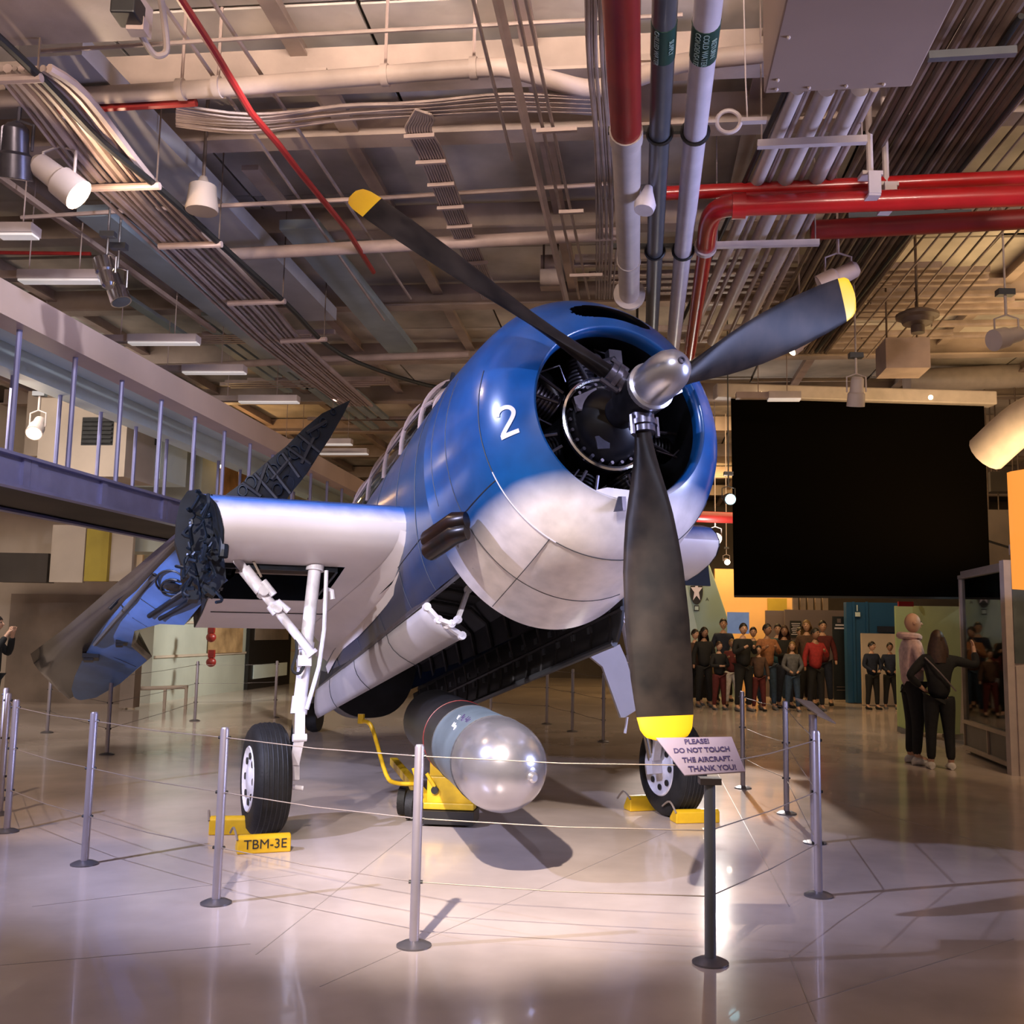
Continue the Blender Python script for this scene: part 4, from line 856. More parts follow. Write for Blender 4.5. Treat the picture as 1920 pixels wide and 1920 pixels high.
# centre wing stubs
AIRU = [(-2.36, -.10), (-2.39, -.03), (-2.46, .045), (-2.6, .11), (-2.85, .16), (-3.2, .18), (-3.7, .13), (-4.3, .01), (-4.9, -.15), (-5.4, -.30)]
AIRL = [(-2.36, -.10), (-2.375, -.15), (-2.43, -.21), (-2.55, -.26), (-2.75, -.295), (-2.95, -.310), (-3.4, -.33), (-3.95, -.34), (-4.6, -.335), (-5.4, -.31)]
def wing(s):
    ys = lin(.55, 2.28 if s > 0 else 2.0, 16)
    def ye(z): return float(np.interp(z, [-.36, -.2, 0, .15], [2.06, 2.10, 2.17, 2.28])) if s > 0 else 2.0
    def rowU(p): return [Vector((p[0], s*(.55+(y-.55)*(ye(p[1])-.55)/(ys[-1]-.55)), p[1])) for y in ys]
    k = MB(); k.grid([rowU(p) for p in AIRU]); o = ab(k, 'wing_stub', 'wing_scheme', smooth=50)
    def well(i, j): return AIRL[i][0] <= -2.9 and AIRL[i][0] > -3.95 and ys[j] > (1.15 if AIRL[i][0] < -2.97 else 1.15) and ys[j] < 2.2
    k = MB(); k.grid([rowU(p) for p in AIRL], skip=well); ab(k, 'wing_underside', 'white_paint', o, smooth=50)
    ab(MB().box((-3.45, s*1.72, -.10), (1.05, 1.05, .02)).box((-2.96, s*1.72, -.23), (.02, 1.05, .24)).box((-3.93, s*1.72, -.23), (.02, 1.05, .26)).box((-3.45, s*1.19, -.23), (1.0, .02, .26)), 'wheel_well', 'wing_dark', o, smooth=None)
    k = MB()
    for x in (-3.2, -3.45, -3.7): k.bar((x, s*1.2, -.15), (x, s*2.2, -.15), .04, .08)
    ab(k, 'well_ribs', 'wall_brown', o, smooth=None, kind='stuff')
    cap = [Vector((x, s*(ye(z)-.004), z)) for x, z in AIRU]+[Vector((x, s*(ye(z)-.004), z)) for x, z in AIRL[::-1][:-1]]
    ab(MB().prism(cap, (0, s*.012, 0)), 'fold_rib', 'wing_dark', o, smooth=None)
    # flap lines
    ab(MB().bar((-4.55, s*.9, -.34), (-4.55, s*2.0, -.34), .012, .006), 'flap_gap', 'seam', o)
    # fillet between wing and fuselage
    rows = []
    for x, z in AIRL[1:]+[(-5.9, -.34), (-6.4, -.40)]:
        t = (-x-2.37)/3.2; w0 = .80+.16*min(1, t*1.6)
        if x < -5.5: w0 = .80-.1*(-x-5.5)
        zl = z-.01-.05*min(1, t*1.5); yf = abs(fus(x, -.35).y)
        rows.append([Vector((x, s*(w0+.02), z-.004)), Vector((x, s*(w0-.07), z-.03)), Vector((x, s*(w0-.14), z-.09)), Vector((x, s*(yf+.004), zl-.06)), Vector((x, s*(yf-.02), zl-.14))])
    ab(MB().grid(rows), 'wing_fillet', 'white_paint', o, smooth=60)
    rows = []
    for x, z in AIRU[:0]:
        rows.append([Vector((x, s*.96, z+.003)), Vector((x, s*.86, z+.02)), Vector((x, s*.80, z+.07)), Vector((x, s*.765, z+.16))])
    return o
ws = wing(1); ws['label'] = 'starboard wing stub'; wp = wing(-1); wp['label'] = 'port wing stub'
# tangle in the fold joint
random.seed(3)
k = MB()
def lp_(px, py, X): return onx(px, py, X)
for i in range(60):
    x = random.uniform(345, 405); y = random.uniform(945, 1105); X = -2.45-random.random()*.5
    a = lp_(x, y, X); b = a+Vector((random.uniform(-.12, .12), random.uniform(-.04, .03), random.uniform(-.16, .16)))
    k.tube(smooth_pts([a, a.lerp(b, .5)+Vector((random.uniform(-.06, .06), random.uniform(-.06, .06), random.uniform(-.06, .06))), b], 3), random.uniform(.006, .02), 5)
ab(k, 'fold_joint_tangle', 'fold_blue', ws, kind='stuff', label='tangle of hoses and fittings in the fold joint')
k = MB()
for i in range(26):
    x = random.uniform(345, 420); y = random.uniform(1040, 1115); X = -3.0-random.random()*.7
    k.box(lp_(x, y, X), (random.uniform(.05, .2), random.uniform(.04, .12), random.uniform(.04, .15)))
ab(k, 'fold_joint_fittings', 'wing_dark', ws, kind='stuff', smooth=None)
ab(MB().prism([lp_(x, y, -2.75) for x, y in ((374, 917), (352, 920), (338, 940), (331, 970), (328, 1015), (340, 1055), (365, 1095), (400, 1118), (424, 1085), (422, 1058), (412, 1005), (398, 950))], (-.1, 0, 0)), 'fold_spar_face', 'wing_dark', ws, smooth=None)
ab(MB().tube(smooth_pts([lp_(x, y, -2.62) for x, y in ((402, 968), (415, 985), (420, 1020), (418, 1045))], 4), .035, 8), 'hinge_casting', 'wing_dark', ws)
# folded starboard outer panel: stations (x, lower edge, border, silhouette) read along the panel
STN = [(-3.5, (428, 1088), (345, 1015), (332, 998)), (-4.2, (395, 1112), (300, 1060), (288, 1035)), (-5.0, (345, 1172), (255, 1108), (243, 1074)), (-5.35, (300, 1170), (235, 1125), (215, 1096)), (-6, (252, 1183), (206, 1158), (165, 1140)),
       (-6.8, (246, 1212), (177, 1196), (115, 1183)), (-7.4, (276, 1238), (157, 1232), (85, 1205)), (-8.2, (225, 1282), (140, 1268), (57, 1226)), (-8.8, (180, 1308), (134, 1292), (95, 1268)), (-9, (152, 1313), (138, 1306), (132, 1303))]
rb, rs, rbk = [], [], []
for X, l_, m_, t_ in STN:
    Lp, Mp, Tp = onx(*l_, X), onx(*m_, X), onx(*t_, X-.25)
    nrm = Vector((.25, .6, -.7)).normalized()
    wdt = (Mp-Tp).length
    rb.append([Lp, Lp.lerp(Mp, .33)+nrm*.01, Lp.lerp(Mp, .66)+nrm*.01, Mp])
    rs.append([Mp]+[Mp.lerp(Tp, u)+nrm*(.5*math.sin(PI*u)*wdt*.45) for u in (.2, .4, .6, .8)]+[Tp])
    rbk.append([Tp, Tp.lerp(Lp, .5)+Vector((-.1, -.35, .25)), Lp+Vector((-.04, -.05, .05)), Lp])
fo = ab(MB().grid(rs), 'folded_wing', 'wing_top', label='folded starboard outer wing, black glossy skin over blue inner face', smooth=60)
ab(MB().grid(rb), 'inner_face', 'wing_blue', fo, smooth=60, label='blue inner face')
ab(MB().grid(rbk), 'rear_skin', 'wing_top', fo, smooth=60)
def stA(px, py):                 # point just proud of the blue face at a pixel
    best = None
    tri = []
    for i in range(len(rb)-1):
        for j in range(3):
            for q in ((rb[i][j], rb[i][j+1], rb[i+1][j]), (rb[i+1][j+1], rb[i+1][j], rb[i][j+1])): tri.append(q)
    from mathutils.geometry import intersect_ray_tri
    o_ = AI @ CAM; dv = (AI.to_3x3() @ ray(px, py)).normalized()
    for q in tri:
        h_ = intersect_ray_tri(q[0], q[1], q[2], dv, o_, True)
        if h_ is not None and (best is None or (h_-o_).length < (best-o_).length): best = h_
    if best is None: best = onx(px, py, -5.5)
    return best-dv*.02
def rod(ps, r, m='grey_pipe', name='control_rod'):
    P = [stA(*p) for p in ps]; return ab(MB().tube(P, r, 8), name, m, fo)
rod([(330, 1026), (290, 1078), (250, 1125), (215, 1165), (178, 1208)], .024); rod([(318, 1020), (280, 1063), (238, 1108), (205, 1142)], .018, 'wing_dark')
rod([(376, 1092), (320, 1128), (280, 1155)], .024, 'wing_dark'); rod([(392, 1106), (345, 1135), (300, 1160)], .022, 'wing_dark')
rod([(372, 1090), (322, 1122)], .012, 'grey_pipe')
for (x, y, s_) in ((170, 1232, .14), (228, 1205, .10)):
    c = stA(x, y); ab(MB().box(c, (s_*1.6, s_*1.2, s_*.35)).box(c+Vector((.02, .02, -.03)), (s_, s_*.7, s_*.3)), 'light_housing', 'black_paint', fo, smooth=None)
for cxy, rr_ in (((322, 1102), 20), ((326, 1098), 13), ((318, 1090), 26)):
    P = [stA(cxy[0]+rr_*math.cos(t), cxy[1]+rr_*.8*math.sin(t)) for t in lin(0, 5.6, 16)]
    ab(MB().tube(P, .010, 6), 'hose_loop', 'black_cable', fo)
ab(MB().sphere(stA(325, 1100), .09, 8, (1, 1, .4)), 'hose_coupling', 'black_paint', fo)
for ps in (((262, 1122), (300, 1148)), ((248, 1158), (275, 1175)), ((190, 1222), (255, 1250)), ((330, 1060), (372, 1090))): rod(ps, .003, 'seam', 'panel_seam')
# root rib of the folded panel standing behind the stub
XR = -4.3
poly = [(657, 750), (632, 762), (604, 775), (570, 803), (535, 838), (505, 862), (475, 888), (450, 908), (425, 926), (395, 955), (420, 1000), (520, 960), (542, 928), (560, 902), (580, 880), (600, 848), (622, 815), (645, 775)]
rbp = [onx(x, y, XR) for x, y in poly]
ri = ab(MB().prism(rbp, (-.12, 0, 0)), 'folded_wing_root', 'wing_dark', ac, smooth=None, label='dark ribbed root face of the folded wing')
def rp(x, y): return onx(x, y, XR+.012)
for a_, b_ in (((612, 790), (575, 812)), ((600, 848), (560, 815)), ((583, 870), (538, 838)), ((562, 895), (530, 850)), ((545, 925), (500, 868)), ((520, 935), (478, 888)), ((490, 930), (455, 905)), ((545, 860), (510, 900)), ((500, 870), (480, 925)), ((588, 822), (565, 870))):
    ab(MB().tube([rp(*a_), rp(*b_)], .020, 6), 'root_rib', 'bay_dark', ri)
for x, y, r_ in ((606, 792, 7), (590, 812, 9), (573, 835, 9), (552, 848, 11), (530, 862, 10), (512, 885, 12), (495, 895, 9), (470, 905, 10), (540, 905, 12), (625, 772, 5), (455, 920, 8), (520, 918, 9)):
    c = rp(x, y); R_ = r_*.0048
    ab(MB().tube([c+Vector((0, R_*math.cos(t), R_*1.3*math.sin(t))) for t in lin(0, 2*PI, 15)[:-1]], .008, 6, closed=True), 'lightening_hole', 'fold_blue', ri)
ab(MB().prism([rp(x, y) for x, y in ((548, 868), (572, 862), (585, 872), (566, 900), (545, 925), (535, 915))], (.004, 0, 0)), 'root_plate', 'fold_blue', ri, label='dull teal plate')
# landing gear
def gear(s):
    X = -2.95
    if s > 0:
        top, lo = onx(592, 1052, X), onx(548, 1446, -3.02)
        cw = az(493, 1564, 0); cw.z = .405; wc = AI @ cw
    else:
        top, lo = Vector((-2.95, -1.30, -.36)), onx(1226, 1436, -2.95); cw = az(1260, 1529, 0); cw.z = .405; wc = AI @ cw
    g = ab(MB().tube([top, top.lerp(lo, .72)], .050, 18).tube([top.lerp(lo, .66), top.lerp(lo, .74)], .062, 18).tube([top.lerp(lo, .40), top.lerp(lo, .44)], .060, 18).tube([top.lerp(lo, .0), top.lerp(lo, .05)], .070, 18), 'landing_gear_leg', 'white_gear', label='starboard landing gear leg' if s > 0 else 'port landing gear leg')
    ab(MB().tube([top.lerp(lo, .72), top.lerp(lo, .97)], .042, 14), 'oleo_piston', 'chrome', g)
    q = (lo-top).normalized(); fwd = Vector((1, 0, 0))
    ia = top.lerp(lo, .74)+fwd*.06; ic = top.lerp(lo, .86)+fwd*.17; ib = top.lerp(lo, .97)+fwd*.05
    ab(MB().bar(ia, ic, .07, .03, upv=(1, 0, .3)).bar(ic, ib, .07, .03, upv=(1, 0, .3)).tube([ic-Vector((0, .05, 0)), ic+Vector((0, .05, 0))], .028, 10), 'torque_link', 'white_gear', g)
    for t in (.79, .93): p = top.lerp(lo, t)+fwd*.055; ab(MB().tube([p, p+fwd*.02], .024, 12), 'link_hole', 'black_paint', g)
    ab(MB().tube([lo, lo.lerp(wc, .5)], [.045, .045], 14).box(lo, (.10, .09, .13)), 'axle_block', 'white_gear', g)
    if s > 0:
        a = onx(440, 1045, -2.9); b = onx(586, 1228, -2.88)
        ab(MB().tube([a, b], .034, 12).tube([a.lerp(b, .12), a.lerp(b, .34)], .050, 12).tube([a.lerp(b, .48), a.lerp(b, .56)], .052, 12).tube([a.lerp(b, .30)+Vector((.05, -.03, .03)), a.lerp(b, .44)+Vector((.05, -.03, .03))], .028, 10).tube([a.lerp(b, .36)-Vector((.06, 0, 0)), a.lerp(b, .36)+Vector((.07, 0, 0))], .04, 10).tube([a.lerp(b, .50)+Vector((.03, -.02, .03)), a.lerp(b, .60)+Vector((.03, -.05, .03))], .026, 10).tube([a.lerp(b, .54)-Vector((.05, 0, 0)), a.lerp(b, .54)+Vector((.06, 0, 0))], .035, 10).tube([a.lerp(b, .97), b], .05, 12), 'side_brace', 'white_gear', g)
        ab(MB().tube([onx(474, 1050, -2.9), onx(490, 1082, -2.88)], .01, 6), 'brace_link', 'cable_tan', g)
        ab(MB().tube([onx(x, y, -2.86) for x, y in ((612, 1070), (608, 1180), (598, 1250), (575, 1330))], .016, 8), 'door_rod', 'white_gear', g)
        ab(MB().tube(smooth_pts([onx(x, y, -2.88) for x, y in ((555, 1192), (556, 1225), (548, 1255), (562, 1262), (575, 1235))], 4), .012, 6), 'brake_hose', 'black_cable', g)
        ab(MB().box(onx(570, 1240, -2.90), (.07, .10, .08)), 'uplock_bracket', 'white_gear', g)
        ab(MB().tube([onx(612, 1105, -2.9), onx(622, 1108, -2.9), onx(624, 1124, -2.9)], .02, 8), 'tow_ring', 'white_gear', g)
        ab(MB().tube([onx(545, 1475, -3.0), onx(568, 1478, -3.0)], .018, 8), 'tie_down_stub', 'white_gear', g)
    else:
        dp = [onx(x, y, -2.8) for x, y in ((1108, 1232), (1128, 1222), (1162, 1208), (1174, 1235), (1186, 1275), (1199, 1328), (1172, 1345), (1164, 1345), (1148, 1300), (1130, 1250))]
        ab(MB().prism(dp, (-.03, 0, 0)), 'gear_door', 'door_white', g, smooth=None, label='pale port leg door')
        ab(MB().tube([onx(1176, 1345, -2.76), onx(1172, 1375, -2.76)], .012, 6), 'door_stay', 'white_gear', g)
    # wheel: upright on the floor, axle level; built in world space
    ax = Matrix.Rotation(math.radians(3 if s > 0 else 0), 3, 'Z') @ Vector((e2.x, e2.y, 0)).normalized()*1.0
    prof = [(-.085, .21), (-.125, .235), (-.132, .30), (-.125, .355), (-.10, .388), (-.06, .402), (0, .406), (.06, .402), (.10, .388), (.125, .355), (.132, .30), (.125, .235), (.085, .21)]
    W2 = Matrix.Translation(cw)
    k = MB(); k.lathe(prof, (0, 0, 0), ax, 56); k.v = [v for v in k.v]
    wh = k.build('wheel', 'tyre', ac, wm=W2, smooth=40, label='black ribbed tyre')
    for o_ in (-.085, -.05, -.017, .017, .05, .085):
        k = MB(); rr_ = float(np.interp(abs(o_), [0, .06, .10], [.406, .402, .388])); x_, y_ = basis(ax)
        k.tube([ax*o_+(x_*math.cos(t)+y_*math.sin(t))*rr_ for t in lin(0, 2*PI, 48)[:-1]], .0045, 5, closed=True); k.build('tread_groove', 'black_cable', wh, wm=W2, smooth=40)
    for sd in (1, -1):
        k = MB(); k.lathe([(.10*sd, .235), (.122*sd, .242), (.134*sd, .232), (.124*sd, .22), (.112*sd, .19), (.118*sd, .10), (.13*sd, .085), (.136*sd, .001)], (0, 0, 0), ax, 40); hb = k.build('hub', 'white_gear', wh, wm=W2, smooth=35, label='white wheel hub')
        x_, y_ = basis(ax)
        k = MB()
        for i in range(8):
            t = 2*PI*i/8; c = ax*.122*sd+(x_*math.cos(t)+y_*math.sin(t))*.165; k.tube([c-ax*.02*sd, c+ax*.004*sd], .026, 10)
        k.build('hub_holes', 'black_paint', wh, wm=W2, kind='stuff')
    return cw, ax
cwS, axS = gear(1); cwP, axP = gear(-1)
# tail: fin and tailplane
ab(MB().prism([(-9.6, .0, .8), (-11.9, 0, .8), (-12.1, 0, 2.3), (-11.3, 0, 2.45), (-10.5, 0, 1.9)], (0, .08, 0)), 'tail_fin', 'wing_top', smooth=None)
tail = empty('tail_wheel_stand', P3(-10.4, 0, 0)*1.0-UP*P3(-10.4, 0, 0).z, 'black wheeled stand under the aircraft tail', 'stand')
c = P3(-10.4, 0, -.3); MB().tube([c, Vector((c.x, c.y, .2))], .06, 10).build('strut', 'grey_pipe', tail); MB().lathe([(-.08, .2), (0, .22), (.08, .2)], (c.x, c.y, .21), B, 20).build('wheel', 'tyre', tail, smooth=40)
# ------------------------------------------------------------------ torpedo on its cart
tn = Vector((-.095, 6.05, .69)); td = Vector((-.235, 1, .0)).normalized(); TR = .285
tp = empty('torpedo', (tn.x, tn.y, 0), 'silver nosed torpedo with blue grey and black body on a yellow cart', 'torpedo')
nose = [(.0, .001), (.004, .05), (.02, .105), (.055, .165), (.11, .215), (.18, .25), (.27, .275), (.37, .285), (.56, .285)]
def tb(k, name, m, par=tp, **kw): kw.setdefault('smooth', 40); return k.build(name, m, par, **kw)
tb(MB().lathe(nose, tn, td, 48), 'nose_cap', 'torpedo_silver', label='polished silver nose')
tb(MB().lathe([(.56, .2855), (1.45, .2855)], tn, td, 48), 'war_head', 'torpedo_blue', label='blue grey section')
tb(MB().lathe([(1.45, .287), (3.4, .287), (3.9, .2), (4.2, .1)], tn, td, 48), 'body', 'torpedo_black', label='black body')
for t in (.56, 1.45, 1.95): 
    x_, y_ = basis(td); tb(MB().tube([tn+td*t+(x_*math.cos(a)+y_*math.sin(a))*.287 for a in lin(0, 2*PI, 40)[:-1]], .004, 5, closed=True), 'joint_band', 'seam' if t != 1.95 else 'dark_red')
fz = at(992, 1455, 6.0); dz = (fz-(tn+td*.05)); 
# fuze boss sits low right on the nose
fd = Vector((.33, -1, -.10)).normalized(); cc = tn+td*.30
fb = cc+fd*.285
x_, y_ = basis(td)
P_ = at(992, 1455, 6.13); 
nrm = (P_-(tn+td*.285)).normalized(); hub = tn+td*.285+nrm*.262
tb(MB().lathe([(-.02, .062), (.012, .06), (.02, .045)], hub, nrm, 20), 'fuze_ring', 'torpedo_silver'); tb(MB().lathe([(0, .034), (.04, .032), (.05, .02)], hub, nrm, 16), 'fuze_plug', 'brushed_alu')
# faint scrawl on the blue section
sd_ = (at(905, 1400, 6.6)-(tn+td*.9)).normalized(); sd_ = (sd_-td*sd_.dot(td)).normalized()
for i, (t0, a0) in enumerate(((.70, .15), (.78, .2), (.86, .12), (.95, .2), (1.02, .1), (.82, -.15), (.92, -.12))):
    P = []
    for q in range(6):
        a = a0+.07*math.sin(q*2.1+i); n_ = (sd_*math.cos(a)+td.cross(sd_)*math.sin(a)); P.append(tn+td*(t0+.05*math.cos(q*1.7+i)*.6+.012*q)+n_*.287)
    tb(MB().tube(smooth_pts(P, 3), .0022, 4), 'chalk_scrawl', 'white_print' if i > 3 else 'ink_purple')
cart = empty('torpedo_cart', (-.75, 8.3, 0), 'yellow wheeled torpedo cart with bent pull handle under the bomb bay', 'cart')
c = at(845, 1470, 8.15); c.z = .24
tb(MB().box((c.x, c.y, .27), (.36, .10, .20), ax=(B, A, UP)).box((c.x, c.y-.02, .15), (.40, .14, .05), ax=(B, A, UP)), 'front_plate', 'cart_yellow', cart, smooth=None, bevel=.006)
tb(MB().bar((c.x-.2, c.y, .2), (c.x-.75, c.y+2.2, .2), .07, .07).bar((c.x+.2, c.y, .2), (c.x-.3, c.y+2.2, .2), .07, .07), 'chassis_rail', 'cart_yellow', cart, smooth=None)
tb(MB().box((c.x, c.y+.08, .42), (.34, .08, .14), ax=(B, A, UP)), 'cradle', 'cart_yellow', cart, smooth=None)
tb(MB().box((c.x, c.y+.02, .07), (.42, .3, .10), ax=(B, A, UP)), 'skid', 'black_paint', cart, smooth=None)
for dx in (-.12, .16): tb(MB().lathe([(0, .03), (.012, .03)], (c.x+dx, c.y-.052, .27), (0, -1, 0), 12), 'plate_hole', 'black_paint', cart)
for (px, py, lbx) in ((757, 1478, 0), (772, 1484, 1), (880, 1490, 2)):
    q = at(px, py, 8.3+.2*(lbx == 0)); q.z = .12
    tb(MB().lathe([(-.035, .09), (-.03, .115), (.03, .115), (.035, .09)], q, B, 20), 'wheel', 'tyre', cart, smooth=40)
    tb(MB().lathe([(-.04, .04), (.04, .04)], q, B, 12), 'wheel_boss', 'cart_yellow', cart)
hp = [at(677, 1352, 8.9), at(692, 1356, 8.85), at(702, 1378, 8.8), at(724, 1452, 8.5), at(742, 1468, 8.4), at(778, 1470, 8.3)]
tb(MB().tube(smooth_pts(hp, 4), .018, 10), 'pull_handle', 'cart_yellow', cart); tb(MB().tube([hp[0]-UP*.02, hp[0]+UP*.06], .03, 8), 'handle_grip', 'cart_yellow', cart)
for (x0, y0, x1, y1) in ((775, 1440, 790, 1490), (800, 1450, 815, 1475)): tb(MB().tube([at(x0, y0, 8.1), at(x1, y1, 8.1)], .015, 8), 'clamp_lever', 'cart_yellow', cart)
# chocks
def chock(p0, p1, label, word=None, hgt=.13, depth=.16, rope=None):
    a, b = az_(*p0), az_(*p1); d = (b-a).normalized(); n_ = Vector((-d.y, d.x, 0)); L_ = (b-a).length
    e = empty('wheel_chock', a.lerp(b, .5), label, 'wheel chock')
    k = MB(); sec_ = [(0, 0), (0, hgt*.85), (.03, hgt), (.07, hgt), (depth, .03), (depth, 0)]
    k.prism([a+n_*x+UP*z for x, z in sec_], d*L_); k.build('block', 'chock_yellow', e, bevel=.008)
    if word: text(word, 'stencil', 'ink_black', e, a.lerp(b, .52)+UP*hgt*.50-n_*.003, d, (0, 0, 1), .088, .001)
    k = MB(); k.tube(smooth_pts([a+UP*hgt*.8, a+n_*.1+UP*.16-d*.02, a+n_*.25+UP*.10-d*.03], 4), .008, 6); k.build('rope', 'cable_tan', e, smooth=40)
    return e
def az_(x, y): return az(x, y, 0)
def chock_at(c, yaw, L_, label, word=None):
    d = Vector((math.cos(yaw), math.sin(yaw), 0)); e = None
    a = c-d*L_/2; b = c+d*L_/2; n_ = Vector((-d.y, d.x, 0)); hgt = .13; depth = .15
    e = empty('wheel_chock', c, label, 'wheel chock')
    MB().prism([a+n_*x+UP*z for x, z in [(0, 0), (0, hgt*.85), (.03, hgt), (.07, hgt), (depth, .03), (depth, 0)]], d*L_).build('block', 'chock_yellow', e, bevel=.008)
    MB().tube(smooth_pts([a+UP*hgt*.8, a+n_*.1+UP*.16-d*.02, a+n_*.22+UP*.08-d*.03], 4), .008, 6).build('rope', 'cable_tan', e, smooth=40)
    return e
chock((444, 1603), (545, 1597), 'yellow wheel chock lettered in black in front of the left wheel', 'TBM-3E', hgt=.118)
c = az(438, 1566, 0); chock_at(c, .15, .36, 'yellow wheel chock half hidden behind the left wheel')
chock((1268, 1545), (1350, 1543), 'yellow wheel chock in front of the right wheel behind the sign post', None, hgt=.105)
c = az(1212, 1521, 0); chock_at(c, .3, .30, 'yellow wheel chock half hidden behind the right wheel')
# stanchions
HT = .956
def stanchion(proto=[None], loc=None, label='', group='barrier posts', h=HT):
    if proto[0] is None:
        e = empty('barrier_post', loc, label, 'barrier post', group)
        X = Vector(loc)
        MB().lathe([(.015, .024), (h-.012, .024), (h, .018), (h+.001, .001)], X, UP, 20).build('post', 'post_grey', e, smooth=35)
        MB().lathe([(0, .085), (.008, .085), (.02, .06), (.028, .028)], X, UP, 28).build('base_plate', 'post_base', e, smooth=30)
        for z in (.90, .60, .30): MB().tube([X+Vector((-.034, 0, z)), X+Vector((.034, 0, z))], .009, 8).build('wire_eyelet', 'black_paint', e)
        proto[0] = e; return e
    c = copy_tree(proto[0], loc, label=label); return c
front = [((-4, 1500), 'far leftmost post of the front barrier row, half out of frame'), ((12, 1560), 'front barrier post at the left edge, standing second in the tight cluster'), ((158, 1621), 'front barrier post right of the cluster at the left edge'), ((405, 1694), 'front barrier post before the left wheel'), ((776, 1774), 'front barrier post at the centre before the torpedo')]
FP = [az(x, y, 0) for x, y in [f_[0] for f_ in front]]
for p, (q, lb) in zip(FP, front): stanchion(loc=p, label='grey '+lb)
mid = az(4, 1530, 0); stanchion(loc=FP[0].lerp(FP[1], .5)+Vector((-.02, 0, 0)), label='grey barrier post between the two leftmost ones at the left edge')
SG = az(1332, 1806, 0); R1 = az(1535, 1680, 0); R2 = az(1475, 1526, 0); R3 = az(1393, 1478, 0)
stanchion(loc=R1, label='grey barrier post at the right front corner of the enclosure'); stanchion(loc=R2, label='grey barrier post behind the right corner post, middle one'); stanchion(loc=R3, label='grey barrier post at the far end of the right barrier side')
back = [(88, 1374, 'left of the folded wing tip'), (200, 1415, 'below the blue wing tip'), (365, 1352, 'between wing tip and left wheel'), (515, 1346, 'just left of the left landing gear leg'), (920, 1350, 'first right of the torpedo body'), (1025, 1358, 'second right of the torpedo body'), (1073, 1372, 'third right of the torpedo body'), (1131, 1391, 'left of the right gear door')]
BP = [az(x, y, 0) for x, y, _ in back]
for p, (x, y, lb) in zip(BP, back): stanchion(loc=p, label='dark grey barrier post of the back row, '+lb, group='barrier posts')
def wires(P, where, m='cable_tan', r=.003):
    for z, nm in ((.90, 'top'), (.60, 'middle'), (.30, 'bottom')):
        k = MB()
        for a, b in zip(P, P[1:]):
            a, b = Vector((a.x, a.y, z)), Vector((b.x, b.y, z)); k.tube([a, a.lerp(b, .5)-UP*.012, b], r, 6)
        one(k, 'barrier_wire', m, '%s thin steel wire of the barrier %s' % (nm, where), 'wire')
wires(FP+[Vector((SG.x, SG.y, 0)), R1], 'along the front of the aircraft'); wires([R1, R2, R3], 'along the right side'); wires(BP[:4], 'behind the folded wing', 'post_base'); wires(BP[4:], 'behind the torpedo', 'post_base')
# please do not touch sign
e = empty('touch_sign', SG, 'lilac plate sign on a grey post asking visitors not to touch the aircraft', 'sign')
MB().lathe([(.015, .027), (.84, .027)], SG, UP, 20).build('post', 'grey_pipe', e, smooth=35)
MB().lathe([(0, .085), (.008, .085), (.02, .06), (.028, .03)], SG, UP, 28).build('base_plate', 'post_base', e, smooth=30)
Yb, Yt = SG.y-.09, SG.y+.12
cs = [at(1230, 1383, Yt), at(1372, 1381, Yt), at(1398, 1446, Yb), at(1284, 1453, Yb)]
tl, tr_, brr, bl_ = cs; X_ = ((tr_-tl).normalized()+(brr-bl_).normalized()).normalized(); Yv = ((tl+tr_)/2-(bl_+brr)/2); Yv = Yv-X_*Yv.dot(X_); nn = X_.cross(Yv).normalized()
MB().prism(cs, -nn*.008).build('plate', 'sign_face', e, bevel=.002)
ctr_ = (tl+tr_+bl_+brr)/4; skew = ((tl+tr_)/2-(bl_+brr)/2)
for wd, t_, sz in (('PLEASE!', .86, .054), ('DO NOT TOUCH', .62, .052), ('THE AIRCRAFT.', .36, .052), ('THANK YOU!', .12, .056)):
    text(wd, 'sign_line', 'ink_purple', e, (bl_+brr)/2+skew*t_+nn*.002, X_, skew, sz*.66, .0006, bold=.0010, tall=1.35)
MB().box(SG+UP*.83, (.10, .08, .03)).build('bracket', 'post_base', e)
# information plate beyond the right barrier
q = at(1530, 1335, 7.6); e = empty('info_lectern', Vector((q.x, q.y, 0)), 'tilted information plate seen edge-on beyond the right barrier corner', 'sign')
cs = [at(1490, 1311, 8.1), at(1522, 1318, 8.1), at(1567, 1358, 7.3), at(1532, 1342, 7.3)]
MB().prism(cs, UP*.012).build('plate', 'cable_tan', e); pz_ = at(1524, 1340, 7.65); MB().tube([Vector((pz_.x, pz_.y, 0)), pz_], .03, 14).build('post', 'post_grey', e, smooth=40)
MB().lathe([(0, .085), (.01, .085), (.02, .05)], Vector((pz_.x, pz_.y, 0)), UP, 20).build('base_plate', 'post_base', e, smooth=30)
# ------------------------------------------------------------------ background right
Yf = 25.2
fin = empty('aircraft_fin', at(1320, 1320, Yf), 'pale green tail fin', 'aircraft fin')
fin['label'] = 'pale green aircraft tail fin with star insignia behind the lower propeller blade'
MB().prism([at(x, y, Yf) for x, y in ((1262, 1050), (1322, 1036), (1340, 1085), (1380, 1205), (1386, 1330), (1262, 1330))], (0, .25, 0)).build('fin_panel', 'fin_green', fin, bevel=.03)
MB().prism([at(x, y, Yf-.02) for x, y in ((1272, 1060), (1283, 1075), (1310, 1190), (1320, 1260), (1268, 1260))], (0, .03, 0)).build('leading_edge', 'fin_light', fin, label='lighter front strip')
c = at(1306, 1108, Yf-.06); sx_, sy_ = .16, .34
def disc(c, rx, ry, n=24): return [c+Vector((rx*math.cos(2*PI*i/n), 0, ry*math.sin(2*PI*i/n))) for i in range(n)]
